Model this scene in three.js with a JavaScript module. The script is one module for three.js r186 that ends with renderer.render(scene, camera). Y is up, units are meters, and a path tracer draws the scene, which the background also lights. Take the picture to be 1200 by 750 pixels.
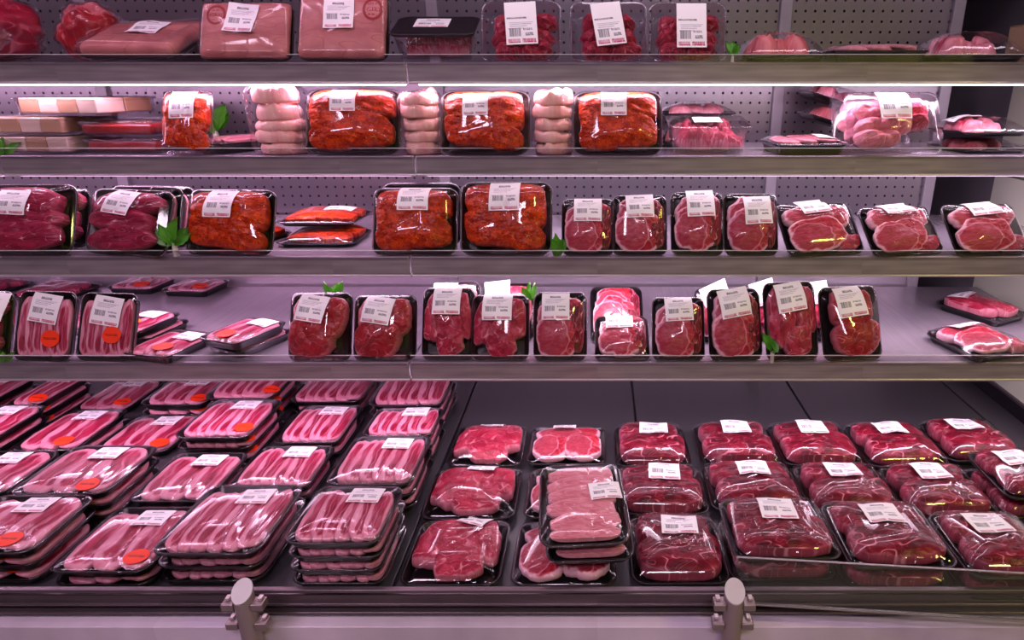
import * as THREE from 'three';
import { RoundedBoxGeometry } from 'three/addons/geometries/RoundedBoxGeometry.js';
import { mergeGeometries } from 'three/addons/utils/BufferGeometryUtils.js';
import { ImprovedNoise } from 'three/addons/math/ImprovedNoise.js';
import { RectAreaLightUniformsLib } from 'three/addons/lights/RectAreaLightUniformsLib.js';

// ---------------------------------------------------------------- camera, light, exposure
RectAreaLightUniformsLib.init();
const scene = new THREE.Scene();
scene.background = new THREE.Color(0, 0, 0);
const FOCAL = 771, PITCH = THREE.MathUtils.degToRad(20), EYE = new THREE.Vector3(0, 1.6, 2.5);
const camera = new THREE.PerspectiveCamera(2 * THREE.MathUtils.radToDeg(Math.atan(375 / FOCAL)), 1400 / 750, 0.05, 30);
camera.position.copy(EYE);
camera.rotation.x = -PITCH;
camera.setViewOffset(1400, 750, 0, 0, 1200, 750);
camera.updateProjectionMatrix();
scene.add(camera);
const renderer = new THREE.WebGLRenderer({ antialias: true });
renderer.toneMapping = THREE.LinearToneMapping;
renderer.toneMappingExposure = 2.45;
renderer.shadowMap.enabled = true;
// light colours: pinkish meat-counter LEDs (a little more magenta in the left bay), cool shop ceiling, greenish lamps at the end of the aisle
const LED = { left: new THREE.Color(1, 0.63, 0.92), right: new THREE.Color(1, 0.76, 0.96) };
const LED_POWER = 11.5, CANOPY_POWER = 4, SHOP_POWER = 11, END_POWER = 20, OPPOSITE_POWER = 9;

// ---------------------------------------------------------------- helpers
const CS = Math.cos(PITCH), SN = Math.sin(PITCH);
function project(x, y, z) {
  const dy = y - EYE.y, dz = EYE.z - z, ax = dz * CS - dy * SN, yc = dy * CS + dz * SN;
  return { u: 700 + FOCAL * x / ax, v: 375 - FOCAL * yc / ax, ax };
}
function along(u, v) { const a = (u - 700) / FOCAL, b = (375 - v) / FOCAL; return { x: a, y: -SN + CS * b, f: CS + SN * b }; }
function atY(u, v, y) { const r = along(u, v), t = (y - EYE.y) / r.y; return { x: r.x * t, y, z: EYE.z - r.f * t, ax: t }; }
function atZ(u, v, z) { const r = along(u, v), t = (EYE.z - z) / r.f; return { x: r.x * t, y: EYE.y + r.y * t, z, ax: t }; }
let seedState = 12345;
function rnd() { seedState = (seedState * 1664525 + 1013904223) >>> 0; return seedState / 4294967296; }
function rr(a, b) { return a + (b - a) * rnd(); }
const perlin = new ImprovedNoise();
const ns = (x, y, z = 0.37) => perlin.noise(x + 31.7, y + 17.3, z + 5.1);
const fbm = (x, y, z = 0) => ns(x, y, z) + 0.5 * ns(x * 2.1, y * 2.1, z + 3) + 0.25 * ns(x * 4.3, y * 4.3, z + 7);
const clamp = (x, a = 0, b = 1) => Math.max(a, Math.min(b, x));
const step = (a, b, x) => { const t = clamp((x - a) / (b - a)); return t * t * (3 - 2 * t); };
const mixc = (a, b, t) => [a[0] + (b[0] - a[0]) * t, a[1] + (b[1] - a[1]) * t, a[2] + (b[2] - a[2]) * t];

const taken = {};
function numbered(n) { taken[n] = (taken[n] ?? -1) + 1; return taken[n] ? `${n}_${String(taken[n]).padStart(3, '0')}` : n; }
function tag(o, label, category, group, kind) {
  o.userData.label = label;
  if (category) o.userData.category = category;
  if (group) o.userData.group = group;
  if (kind) o.userData.kind = kind;
  return o;
}
function mesh(name, geometry, material, parent) {
  const m = new THREE.Mesh(geometry, material);
  m.name = parent === scene ? numbered(name) : name; m.castShadow = m.receiveShadow = true; parent.add(m);
  return m;
}
function thing(name, label, category, group, kind) {
  const g = new THREE.Group(); g.name = numbered(name); scene.add(g);
  return tag(g, label, category, group, kind);
}
function structure(name, geometry, material, label) {
  const m = mesh(name, geometry, material, scene);
  return tag(m, label, 'structure', null, 'structure');
}
function box(x0, x1, y0, y1, z0, z1) {
  const g = new THREE.BoxGeometry(x1 - x0, y1 - y0, z1 - z0);
  g.translate((x0 + x1) / 2, (y0 + y1) / 2, (z0 + z1) / 2);
  return g;
}
function rbox(x0, x1, y0, y1, z0, z1, r = 0.004) {
  const g = new RoundedBoxGeometry(x1 - x0, y1 - y0, z1 - z0, 2, r);
  g.translate((x0 + x1) / 2, (y0 + y1) / 2, (z0 + z1) / 2);
  return g;
}
function uvMetres(g, ax = 'x', ay = 'y', s = 1) {
  const p = g.attributes.position, uv = new Float32Array(p.count * 2), get = { x: i => p.getX(i), y: i => p.getY(i), z: i => p.getZ(i) };
  for (let i = 0; i < p.count; i++) { uv[2 * i] = get[ax](i) * s; uv[2 * i + 1] = get[ay](i) * s; }
  g.setAttribute('uv', new THREE.BufferAttribute(uv, 2));
  return g;
}
function texture(w, h, fn, { srgb = true, repeat = false } = {}) {
  const d = new Uint8Array(w * h * 4);
  for (let j = 0; j < h; j++) for (let i = 0; i < w; i++) {
    const c = fn((i + 0.5) / w, (j + 0.5) / h), k = 4 * (j * w + i);
    d[k] = clamp(c[0], 0, 255); d[k + 1] = clamp(c[1], 0, 255); d[k + 2] = clamp(c[2], 0, 255); d[k + 3] = 255;
  }
  const t = new THREE.DataTexture(d, w, h);
  t.magFilter = THREE.LinearFilter; t.minFilter = THREE.LinearFilter;
  if (srgb) t.colorSpace = THREE.SRGBColorSpace;
  if (repeat) t.wrapS = t.wrapT = THREE.RepeatWrapping;
  t.needsUpdate = true;
  return t;
}

// ---------------------------------------------------------------- meat textures (plan view of one piece; r is 1 at the outline)
const superR = (a, p) => 1 / Math.pow(Math.pow(Math.abs(Math.cos(a)), p) + Math.pow(Math.abs(Math.sin(a)), p), 1 / p);
function outline(seed, p, rough) {
  return a => superR(a, p) * (1 + rough * (ns(Math.cos(a) * 1.3 + seed * 3.1, Math.sin(a) * 1.3, seed) * 1.6 + ns(Math.cos(a) * 3.5 + seed, Math.sin(a) * 3.5, seed * 2.3) * 0.6));
}
const UVS = 2.5;                                  // plan coordinates -1.25 .. 1.25 fill the texture
function meatTexture(out, fn, n = 224) {
  return texture(n, n, (u, v) => {
    const x = (u - 0.5) * UVS, z = (v - 0.5) * UVS, a = Math.atan2(z, x);
    return fn(x, z, Math.hypot(x, z) / out(a), a);
  });
}
const FAT = [226, 162, 178];
function bellyColour(s, streaks) {
  const line = 0.5 * ns(s * 5.1, 2.2, s), core = 0.12 * ns(s * 3.3, 7.7, s);
  return (x, z, r) => {
    const t = x + 0.3 * ns(z * 1.1, x * 0.4, s) + 0.05 * ns(z * 5, x * 3, s + 2) + core;
    let lean = step(0.66, 0.46, Math.abs(t) + 0.25 * ns(z * 1.6, t * streaks, s * 1.7));
    lean *= 1 - step(0.7, 0.84, r + 0.09 * ns(x * 4, z * 4, s));
    lean *= 1 - 0.55 * step(0.11, 0.03, Math.abs(t - line + 0.22 * ns(z * 2.5, 1, s + 9)));
    lean *= 1 - 0.35 * step(0.15, 0.3, ns(t * streaks * 3, z * 1.1, s + 5));
    const deep = clamp(0.5 + 1.2 * ns(t * 5, z * 1.4, s + 4));
    return mixc(mixc(FAT, [218, 132, 152], clamp(0.4 + fbm(x * 4, z * 2.5, s))), mixc([180, 50, 84], [134, 20, 50], deep), lean);
  };
}
function chopColour(s) {
  return (x, z, r) => {
    const g = fbm(x * 5, z * 12, s), d = Math.hypot((x + 0.28) / 0.72, (z - 0.1) / 0.8);
    let c = mixc([184, 76, 90], [164, 52, 72], 0.5 + g);
    const side = step(0.92, 1.06, d + 0.1 * ns(x * 3, z * 3, s));
    c = mixc(c, mixc([160, 26, 46], [196, 60, 74], 0.5 + fbm(x * 4, z * 4, s + 5)), side);
    c = mixc(c, FAT, 0.65 * step(0.07, 0.02, Math.abs(d - 1 + 0.16 * ns(x * 3, z * 3, s + 2))));
    c = mixc(c, FAT, 0.45 * side * step(0.12, 0.03, Math.abs(ns(x * 3, z * 3, s + 8))));
    return mixc(c, [240, 190, 200], step(0.84, 0.95, r + 0.05 * ns(x * 7, z * 7, s)));
  };
}
function redColour(s, lean, dark, veins, rim) {
  return (x, z, r) => {
    const wx = x + 0.25 * ns(x * 2, z * 2, s), wz = z + 0.25 * ns(x * 2, z * 2, s + 6);
    let c = mixc(lean, dark, clamp(0.5 + 1.1 * fbm(wx * 2.2, wz * 2.2, s)));
    c = mixc(c, [228, 160, 168], 0.75 * step(veins, veins * 0.25, Math.abs(ns(wx * 2.1, wz * 2.1, s + 3))) * step(-0.25, 0.2, ns(x * 2, z * 2, s + 12)));
    c = mixc(c, [226, 150, 160], 0.55 * step(veins * 0.5, veins * 0.1, Math.abs(ns(wx * 5.3, wz * 5.3, s + 4))));
    return mixc(c, [232, 172, 180], rim * step(0.86, 0.97, r + 0.08 * ns(x * 5, z * 5, s)));
  };
}
function marinadeColour(s) {
  return (x, z) => {
    let c = mixc([208, 66, 8], [152, 28, 3], clamp(0.5 + fbm(x * 5, z * 5, s)));
    c = mixc(c, [236, 128, 30], 0.7 * step(0.32, 0.5, ns(x * 26, z * 26, s)));
    return mixc(c, [96, 14, 6], 0.7 * step(0.34, 0.5, ns(x * 18, z * 18, s + 5)));
  };
}
const chickenColour = s => (x, z) => mixc([242, 200, 186], [226, 158, 154], clamp(0.45 + 0.9 * fbm(x * 2.5, z * 2.5, s)));
function skinColour(stampX) {
  return (x, z) => {
    let c = mixc([196, 128, 122], [178, 108, 106], clamp(0.5 + fbm(x * 2, z * 2, 3)));
    c = mixc(c, [150, 74, 76], 0.4 * step(0.05, 0.015, Math.abs(ns(x * 1.6, z * 3.2, 8))));
    const d = Math.hypot((x - stampX) / 0.2, (z + 0.48) / 0.32);
    const ink = Math.max(step(0.2, 0.08, Math.abs(d - 1)), d < 0.85 && Math.abs(((z + 0.48) * 7) % 1) < 0.45 ? step(-0.1, 0.3, ns(x * 40, z * 12, 2)) * 0.8 : 0);
    return mixc(c, [146, 38, 40], ink);
  };
}
const GLOSS = { roughness: 0.36, specularIntensity: 0.6 };
const grain = texture(128, 128, (u, v) => { const k = 128 + 150 * fbm(u * 9, v * 9, 2); return [k, k, k]; }, { srgb: false });
const OUT = {}, MEAT = {};
function kindOfMeat(key, p, rough, colour, bump = 0.0015) {
  OUT[key] = outline(key.length + key.charCodeAt(key.length - 1) * 0.37, p, rough);
  MEAT[key] = new THREE.MeshPhysicalMaterial({ ...GLOSS, map: meatTexture(OUT[key], colour), bumpMap: grain, bumpScale: bump });
}
for (const k of [1, 2, 3, 4]) kindOfMeat('belly' + k, 2.35, 0.07, bellyColour(k * 2.7, 1.2));
for (const k of [1, 2, 3]) kindOfMeat('streaky' + k, 2.7, 0.08, bellyColour(20 + k * 3.3, 1.0));
for (const k of [1, 2, 3]) kindOfMeat('chop' + k, 2.3, 0.14, chopColour(k * 4.1), 0.002);
for (const k of [1, 2, 3, 4]) kindOfMeat('neck' + k, 3.2, 0.1, redColour(k * 5.3, [128, 10, 38], [78, 4, 22], 0.08, 0.35), 0.003);
for (const k of [1, 2, 3]) kindOfMeat('leg' + k, 2.4, 0.16, redColour(k * 6.7, [184, 52, 78], [146, 24, 50], 0.085, 0.6), 0.002);
for (const k of [1, 2]) kindOfMeat('fillet' + k, 2.6, 0.1, redColour(40 + k * 3.9, [160, 40, 72], [126, 22, 50], 0.035, 0.15), 0.002);
for (const k of [1, 2]) kindOfMeat('rump' + k, 2.5, 0.13, redColour(60 + k * 2.9, [170, 40, 48], [138, 24, 34], 0.04, 0.5), 0.002);
for (const k of [1, 2]) kindOfMeat('marinade' + k, 2.4, 0.12, marinadeColour(k * 7.1), 0.006);
kindOfMeat('poultry', 2.2, 0.16, redColour(81, [226, 140, 142], [198, 92, 100], 0.08, 0.3));
kindOfMeat('pale', 2.5, 0.13, redColour(90, [226, 150, 160], [206, 110, 126], 0.12, 0.6));
kindOfMeat('chicken', 2.3, 0.08, chickenColour(4), 0.003);
kindOfMeat('skin1', 30, 0.008, skinColour(-0.62)); kindOfMeat('skin2', 30, 0.008, skinColour(0.72)); kindOfMeat('skin3', 10, 0.03, skinColour(9));

// ---------------------------------------------------------------- other materials
const std = (c, roughness = 0.5, metalness = 0, o = {}) => new THREE.MeshStandardMaterial({ color: c, roughness, metalness, ...o });
const M = {
  tray: std('#0d0c0e', 0.28), clearTray: new THREE.MeshPhysicalMaterial({ color: '#f4f2f6', transmission: 1, thickness: 0, roughness: 0.1, ior: 1.5 }),
  greyTray: std('#c9c6cc', 0.35),
  acrylic: new THREE.MeshPhysicalMaterial({ color: '#f3f1f4', transmission: 1, thickness: 0, roughness: 0.03, ior: 1.49 }),
  glass: new THREE.MeshPhysicalMaterial({ color: '#eef2ee', transmission: 1, thickness: 0, roughness: 0.02, ior: 1.5 }),
  cap: std('#cfc9cf', 0.4), leaf: new THREE.MeshPhysicalMaterial({ color: '#58ab26', roughness: 0.45, transmission: 0.3, thickness: 0 }), stalk: std('#d9d6cc', 0.5),
  lard: std('#f0dcc0', 0.5), lardDark: std('#cda67c', 0.5), sauce: new THREE.MeshPhysicalMaterial({ color: '#a81404', roughness: 0.25, clearcoat: 0.6, clearcoatRoughness: 0.1 }),
  darkLid: std('#241d24', 0.3), dark: std('#0c0b0d', 0.5),
};
const crumple = texture(256, 256, (u, v) => {
  const a = 1 - Math.abs(fbm(u * 5, v * 5, 1.1)) * 2.2, b = 1 - Math.abs(ns(u * 11 + 4, v * 7, 2.2)) * 3;
  const k = 130 + 55 * clamp(a, -1, 1) * step(-0.2, 0.4, ns(u * 3, v * 3, 9)) + 30 * clamp(b, 0, 1) + 40 * ns(u * 2, v * 2, 4);
  return [k, k, k];
}, { srgb: false });
M.filmTight = new THREE.MeshPhysicalMaterial({ color: '#fbf8fb', transmission: 1, thickness: 0, roughness: 0.1, ior: 1.45, bumpMap: crumple, bumpScale: 0.004 });
M.film = new THREE.MeshPhysicalMaterial({ color: '#fbf8fb', transmission: 1, thickness: 0, roughness: 0.06, ior: 1.5, bumpMap: crumple, bumpScale: 0.012 });
M.filmLoose = new THREE.MeshPhysicalMaterial({ color: '#fbf8fb', transmission: 1, thickness: 0, roughness: 0.08, ior: 1.5, bumpMap: crumple, bumpScale: 0.02 });

function canvasTexture(w, h, draw) {
  const c = document.createElement('canvas'); c.width = w; c.height = h;
  draw(c.getContext('2d'), w, h);
  const t = new THREE.CanvasTexture(c); t.colorSpace = THREE.SRGBColorSpace;
  return t;
}
// unreadably small print: rows of strokes as the photograph shows them
function strokes(g, x0, x1, y, h, colour, seed) {
  g.fillStyle = colour;
  let x = x0, k = seed;
  while (x < x1 - 2) {
    k = (k * 1103515245 + 12345) % 2147483648;
    const w = 2 + (k >> 8) % 4;
    g.fillRect(x, y, w, h); if ((k >> 5) % 3) g.fillRect(x, (k >> 7) % 2 ? y : y + h * 0.75, w + 4, h * 0.25);
    x += w + 2 + (k >> 11) % 3;
  }
}
function drawLabel(tall) {
  return (g, w, h) => {
    g.fillStyle = '#f4f3f6'; g.fillRect(0, 0, w, h);
    const s = tall ? 0.36 : 0.12;
    g.fillStyle = '#222228';
    strokes(g, w * (tall ? 0.06 : 0.3), w * 0.68, h * s, h * (tall ? 0.035 : 0.075), '#26262c', 7);
    g.fillStyle = '#b9bac4'; g.fillRect(w * 0.12, h * (s + 0.12), w * 0.76, h * 0.012);
    for (let k = 0; k < 3; k++) strokes(g, w * 0.14, w * (0.8 - 0.1 * k), h * (s + 0.15 + 0.05 * k), h * 0.022, '#a5a6b2', 11 + k);
    const by = tall ? 0.62 : 0.5;
    strokes(g, w * 0.1, w * 0.12, h * by, h * 0.02, '#555', 3);
    let x = w * 0.12, k = 5;
    g.fillStyle = '#4a4b55';
    while (x < w * 0.47) { k = (k * 1103515245 + 12345) % 2147483648; const b = 1 + (k >> 8) % 4; g.fillRect(x, h * by, b, h * 0.19); x += b + 1 + (k >> 12) % 3; }
    strokes(g, w * 0.56, w * 0.86, h * by, h * 0.05, '#77788a', 21); strokes(g, w * 0.62, w * 0.86, h * (by + 0.11), h * 0.07, '#55565f', 23);
    strokes(g, w * 0.07, w * 0.44, h * 0.87, h * 0.09, '#b8214e', 31); strokes(g, w * 0.52, w * 0.94, h * 0.87, h * 0.09, '#b8214e', 37);
  };
}
M.stripEdge = std('#e6dfe6', 0.3);
M.label = std('#ffffff', 0.45, 0, { map: canvasTexture(256, 208, drawLabel(false)), side: THREE.DoubleSide });
M.labelTall = std('#ffffff', 0.45, 0, { map: canvasTexture(220, 280, drawLabel(true)), side: THREE.DoubleSide });
const drawSticker = c => (g, w, h) => { g.fillStyle = c; g.fillRect(0, 0, w, h); strokes(g, w * 0.15, w * 0.85, h * 0.44, h * 0.12, '#7a1c08', 4); };
M.sticker = std('#ffffff', 0.5, 0, { map: canvasTexture(96, 96, drawSticker('#f4380a')), side: THREE.DoubleSide });
M.stickerAmber = std('#ffffff', 0.5, 0, { map: canvasTexture(96, 96, drawSticker('#f58a0c')), side: THREE.DoubleSide });

const brushed = texture(256, 256, (u, v) => { const k = 205 + 26 * ns(u * 3, v * 90, 1) + 18 * ns(u * 9, v * 40, 5); return [k, k, k]; }, { repeat: true });
const brushedSoft = texture(256, 256, (u, v) => { const k = 222 + 10 * ns(u * 3, v * 60, 1) + 10 * fbm(u * 3, v * 3, 5); return [k, k, k]; }, { repeat: true });
M.plate = std('#cabfcc', 0.26, 0.5, { map: brushedSoft });
M.lip = std('#d0c6ce', 0.36, 0.55, { map: brushed });
M.steel = std('#8d7c84', 0.34, 0.7, { map: brushed });
M.post = std('#a29da6', 0.4, 0.4);
M.bumper = std('#f6e8fb', 0.35, 0.0, { map: texture(512, 128, (u, v) => { let k = 220 + 20 * fbm(u * 6, v * 3, 2); k -= 90 * step(0.42, 0.6, ns(u * 26, v * 9, 6)) * step(0.1, 0.3, ns(u * 4, v * 2, 8)); return [k, k - 3, k]; }, { repeat: true }) });
M.deck = std('#423f44', 0.36, 0.15);
const holes = (() => {
  const n = 64, d = new Uint8Array(n * n * 4);
  for (let j = 0; j < n; j++) for (let i = 0; i < n; i++) {
    const r = Math.hypot(i - 31.5, j - 31.5), k = 4 * (j * n + i);
    d[k] = d[k + 1] = d[k + 2] = r < 8.5 ? 0 : 255; d[k + 3] = 255;
  }
  const t = new THREE.DataTexture(d, n, n); t.magFilter = THREE.LinearFilter; t.wrapS = t.wrapT = THREE.RepeatWrapping; t.needsUpdate = true;
  return t;
})();
M.perforated = std('#8c858f', 0.3, 0.8, { alphaMap: holes, alphaTest: 0.5, side: THREE.DoubleSide });
M.panelGreen = std('#cfd4c0', 0.6);

// ---------------------------------------------------------------- the shop and the case
const END_X = 1.5, DECK_Y = 0.47, DECK_Z = 1.28;
const SHELF = [
  { z: 0.50, top: 73, bottom: 97, fence: 64 }, { z: 0.50, top: 183, bottom: 205, fence: 174 },
  { z: 0.65, top: 301, bottom: 323, fence: 294 }, { z: 0.76, top: 425, bottom: 445, fence: 417 },
].map(s => ({ z: s.z, y: atZ(700, s.top, s.z).y, y0: atZ(700, s.bottom, s.z).y, y1: atZ(700, s.fence, s.z + 0.004).y }));

structure('floor', box(-4.5, 4, -0.1, 0, -0.3, 6), std('#948c8a', 0.35), 'grey shop floor in front of the case');
structure('ceiling', box(-4.5, 4, 3.1, 3.2, -0.3, 6), std('#8f8c8c', 0.8), 'grey shop ceiling above the case');
structure('wall_left', box(-4.6, -4.5, 0, 3.1, -0.3, 6), std('#8d8484', 0.8), 'plain shop wall at the far end of the aisle');
structure('wall_right', box(4, 4.1, 0, 3.1, -0.3, 6), std('#b9bf9c', 0.8), 'pale green shop wall past the end of the case');
structure('wall_front', box(-4.5, 4, 0, 3.1, 6, 6.1), std('#7a6772', 0.8), 'plain shop wall across the aisle from the case');
{
  const w = thing('wall_back', 'perforated metal back wall of the chilled case with upright posts', 'wall', null, 'structure');
  const cavity = std('#77727a', 0.6, 0.2);
  mesh('backing', box(-4.5, 4, 0, 3.1, -0.62, -0.5), cavity, w);
  const plenumShade = std('#3a383c', 0.7);  // dark tone painted in for the shade seen through the wall holes
  mesh('shade_backing', box(-3, 1.262, 0.43, 2.2, -0.16, -0.13), plenumShade, w);
  for (const [y0, y1] of [[2.172, 2.2], [0.43, 0.45]]) mesh('plenum_end', box(-3, 1.262, y0, y1, -0.13, -0.004), plenumShade, w);
  mesh('plenum_end', box(-3.03, -3, 0.43, 2.2, -0.16, 0), plenumShade, w);
  mesh('cavity_side', box(1.262, 1.268, 0.45, 2.17, -0.5, -0.02), cavity, w);
  mesh('cavity_side', box(END_X, END_X + 0.02, 0.45, 2.17, -0.5, -0.02), cavity, w);
  mesh('cavity_top', box(1.262, END_X, 2.17, 2.2, -0.5, -0.02), cavity, w);
  mesh('cavity_floor', box(1.262, END_X, 0.43, 0.45, -0.5, -0.02), cavity, w);
  for (const [x0, x1, y0, y1] of [[-4.5, -3, 0, 3.1], [-3, END_X, 2.2, 3.1], [END_X + 0.02, 4, 0, 3.1]]) mesh('surround', box(x0, x1, y0, y1, -0.5, -0.3), cavity, w);
  const posts = [-2.98, -1.775, -0.57, 0.65, 1.245];
  for (let k = 0; k < 4; k++) {
    const g = new THREE.PlaneGeometry(posts[k + 1] - posts[k] - 0.036, 1.22);
    g.translate((posts[k] + posts[k + 1]) / 2, 1.56, -0.004);
    mesh('plain_panel', box(posts[k] + 0.018, posts[k + 1] - 0.018, 0.45, 0.95, -0.012, -0.002), M.plate, w);
    mesh('perforated_panel', uvMetres(g, 'x', 'y', 1 / 0.0335), M.perforated, w);
  }
  for (const x of posts) mesh('wall_post', rbox(x - 0.02, x + 0.02, 0.45, 2.17, -0.031, 0.012, 0.003), M.post, w);
}
{
  const e = thing('wall_end', 'pale green end panel closing the right side of the chilled case', 'wall', null, 'structure');
  mesh('panel', rbox(END_X, END_X + 0.03, 0.52, 2.17, -0.02, 1.0, 0.004), M.panelGreen, e);
  mesh('skirt_panel', rbox(END_X - 0.004, END_X + 0.03, 0, 0.522, -0.02, 1.3, 0.004), std('#1b191d', 0.4), e);
  for (const y of [1.27, 0.985]) mesh('rail', rbox(END_X - 0.006, END_X, y, y + 0.008, 0.04, 0.7, 0.002), std('#6d6a60', 0.4, 0.4), e);
  mesh('edge_strip', rbox(END_X - 0.01, END_X + 0.035, 0.52, 0.532, 0, 1.3, 0.003), M.steel, e);
}
{
  const c = thing('canopy', 'canopy over the top shelf of the chilled case', 'canopy', null, 'structure');
  mesh('canopy_panel', box(-3, END_X, 2.12, 2.2, -0.02, 0.72), std('#8e888c', 0.5), c);
  for (const [x0, x1, tint] of [[-3, -0.56, LED.left], [-0.54, END_X - 0.02, LED.right]]) lightStrip(c, x0, x1, 2.12, 0.6, tint, CANOPY_POWER, 0.03);
}
function lightStrip(parent, x0, x1, y, z, tint, power, width = 0.032) {
  mesh('led_light_strip', rbox(x0, x1, y - 0.012, y + 0.003, z - width / 2 - 0.004, z + width / 2 + 0.004, 0.003),
    new THREE.MeshStandardMaterial({ color: '#ffffff', emissive: tint, emissiveIntensity: 2.2 }), parent);
  const l = new THREE.RectAreaLight(tint, power, x1 - x0 - 0.02, width);
  l.position.set((x0 + x1) / 2, y - 0.015, z - 0.004);
  l.lookAt(l.position.x, y - 1, z - 0.35);
  l.castShadow = true;
  scene.add(l);
}
{ // deck of dark panels
  const d = thing('deck', 'charcoal coated bottom deck of the chilled case under the meat trays', 'deck', null, 'structure');
  mesh('deck_base', box(-3, END_X, 0.08, DECK_Y - 0.012, -0.03, DECK_Z), M.dark, d);
  for (let k = 0, x = -2.96; x < END_X; k++, x += 0.62) mesh('deck_panel', rbox(x, Math.min(x + 0.612, END_X - 0.006), DECK_Y - 0.014, DECK_Y, -0.02, DECK_Z - 0.004, 0.003), M.deck, d);
  mesh('rear_panel', box(-3, END_X, DECK_Y, 0.75, -0.02, -0.012), M.plate, d);
}
{ // front rail
  const r = thing('trim_1', 'ridged metal front rail with pale bumper along the bottom of the case', 'rail', null, 'structure');
  const rows = [[692, 695.5, 1.325, M.steel], [697, 706, 1.305, M.steel], [708, 711, 1.312, M.steel], [713, 716, 1.307, M.steel], [718, 721, 1.32, M.steel], [722, 733, 1.3, M.steel], [735, 790, 1.345, M.bumper]];
  for (const [v0, v1, z, m] of rows) {
    const a = atZ(700, v0, z).y, b = atZ(700, v1, z).y;
    mesh('rail_profile', uvMetres(rbox(-3, END_X + 0.05, b, a, v0 === 692 ? 1.311 : 1.284, z, 0.0025), 'x', 'y', 1), m, r);
  }
  mesh('rail_core', box(-3, END_X + 0.05, 0.05, 0.452, 1.281, 1.3), std('#241c1f', 0.4, 0.3), r);
}
for (const [u, where] of [[284, 'below the bacon stacks'], [861, 'at the end of the glass front panel']]) {
  const p = atZ(u, 694, 1.37), t = thing('rail_post', `round metal post with slanted white cap ${where}`, 'post', 'posts on the front rail');
  t.position.set(p.x, 0, 1.37);
  const g = new THREE.CylinderGeometry(0.0215, 0.0215, p.y, 28, 1); g.translate(0, p.y / 2, 0);
  const q = g.attributes.position; for (let i = 0; i < q.count; i++) if (q.getY(i) > p.y * 0.5) q.setY(i, q.getY(i) - q.getZ(i) * 0.75);
  g.computeVertexNormals();
  mesh('tube', g, std('#a8979a', 0.38, 0.6), t);
  const c = new THREE.CylinderGeometry(0.0218, 0.0218, 0.004, 28); c.scale(1, 1, 1.25); c.rotateX(Math.atan(0.75)); c.translate(0, p.y + 0.003, 0);
  mesh('cap', c, M.cap, t);
  for (const s of [-1, 1]) for (const y of [p.y - 0.03, p.y - 0.082]) {
    const b = mesh('clip', rbox(s > 0 ? 0.018 : -0.045, s > 0 ? 0.045 : -0.018, y - 0.009, y + 0.009, -0.012, 0.016, 0.003), std('#9a8a8c', 0.35, 0.7), t);
    mesh('jaw', rbox(s > 0 ? 0.03 : -0.04, s > 0 ? 0.04 : -0.03, y + 0.009, y + 0.016, -0.01, 0.004, 0.002), std('#cbbfc0', 0.35, 0.6), b);
  }
}
{ // low glass pane along the right half of the front
  const a = atZ(864, 653, 1.335), b = atY(1200, 672, a.y), yaw = Math.atan2(b.z - a.z, b.x - a.x), len = 1.02, h = 0.122;
  const t = thing('glass_front_panel', 'low clear glass pane along the front of the steak trays', 'glass');
  t.position.set(a.x, a.y - h, a.z); t.rotation.y = -yaw;
  mesh('pane', box(0, len, 0, h, -0.003, 0.003), M.glass, t);
  mesh('edge_strip', rbox(0, len, h, h + 0.0015, -0.003, 0.003, 0.0007), std('#8f8488', 0.3, 0.3), t);
  mesh('foot_strip', rbox(0, len, -0.004, 0, -0.004, 0.004, 0.001), std('#8f8488', 0.3, 0.3), t);
}
SHELF.forEach((s, k) => {
  const level = ['top', 'second', 'third', 'fourth'][k];
  for (const [x0, x1, bay, tint] of [[-3, -1.782, 'far bay', LED.left], [-1.778, -0.545, 'bay with the marinated meat', LED.left], [-0.54, END_X - 0.006, 'long bay by the end panel', LED.right]]) {
    const t = thing('shelf', `${level} metal shelf with clear front strip, ${bay}`, 'shelf', 'shelves of the chilled case', 'structure');
    mesh('shelf_plate', uvMetres(rbox(x0, x1, s.y - 0.012, s.y, 0.016, s.z - 0.004, 0.003), 'z', 'x', 1.5), M.plate, t);
    mesh('front_lip', uvMetres(rbox(x0, x1, s.y0, s.y + 0.001, s.z - 0.014, s.z, 0.004), 'x', 'y', 1.3), M.lip, t);
    mesh('lip_edge', rbox(x0, x1, s.y0 - 0.003, s.y0 + 0.003, s.z - 0.022, s.z + 0.003, 0.002), std('#d5cfd3', 0.3, 0.5), t);
    mesh('clear_strip', box(x0 + 0.004, x1 - 0.004, s.y - 0.008, s.y1, s.z + 0.001, s.z + 0.004), M.acrylic, t);
    mesh('strip_edge', box(x0 + 0.004, x1 - 0.004, s.y1, s.y1 + 0.0016, s.z + 0.001, s.z + 0.004), M.stripEdge, t);
    mesh('bracket', rbox(x0 + 0.02, x0 + 0.026, s.y - 0.05, s.y - 0.012, 0.016, s.z - 0.15, 0.002), M.post, t);
    lightStrip(t, x0 + 0.02, x1 - 0.02, s.y0 + 0.004, s.z - 0.05, tint, LED_POWER);
  }
});
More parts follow.
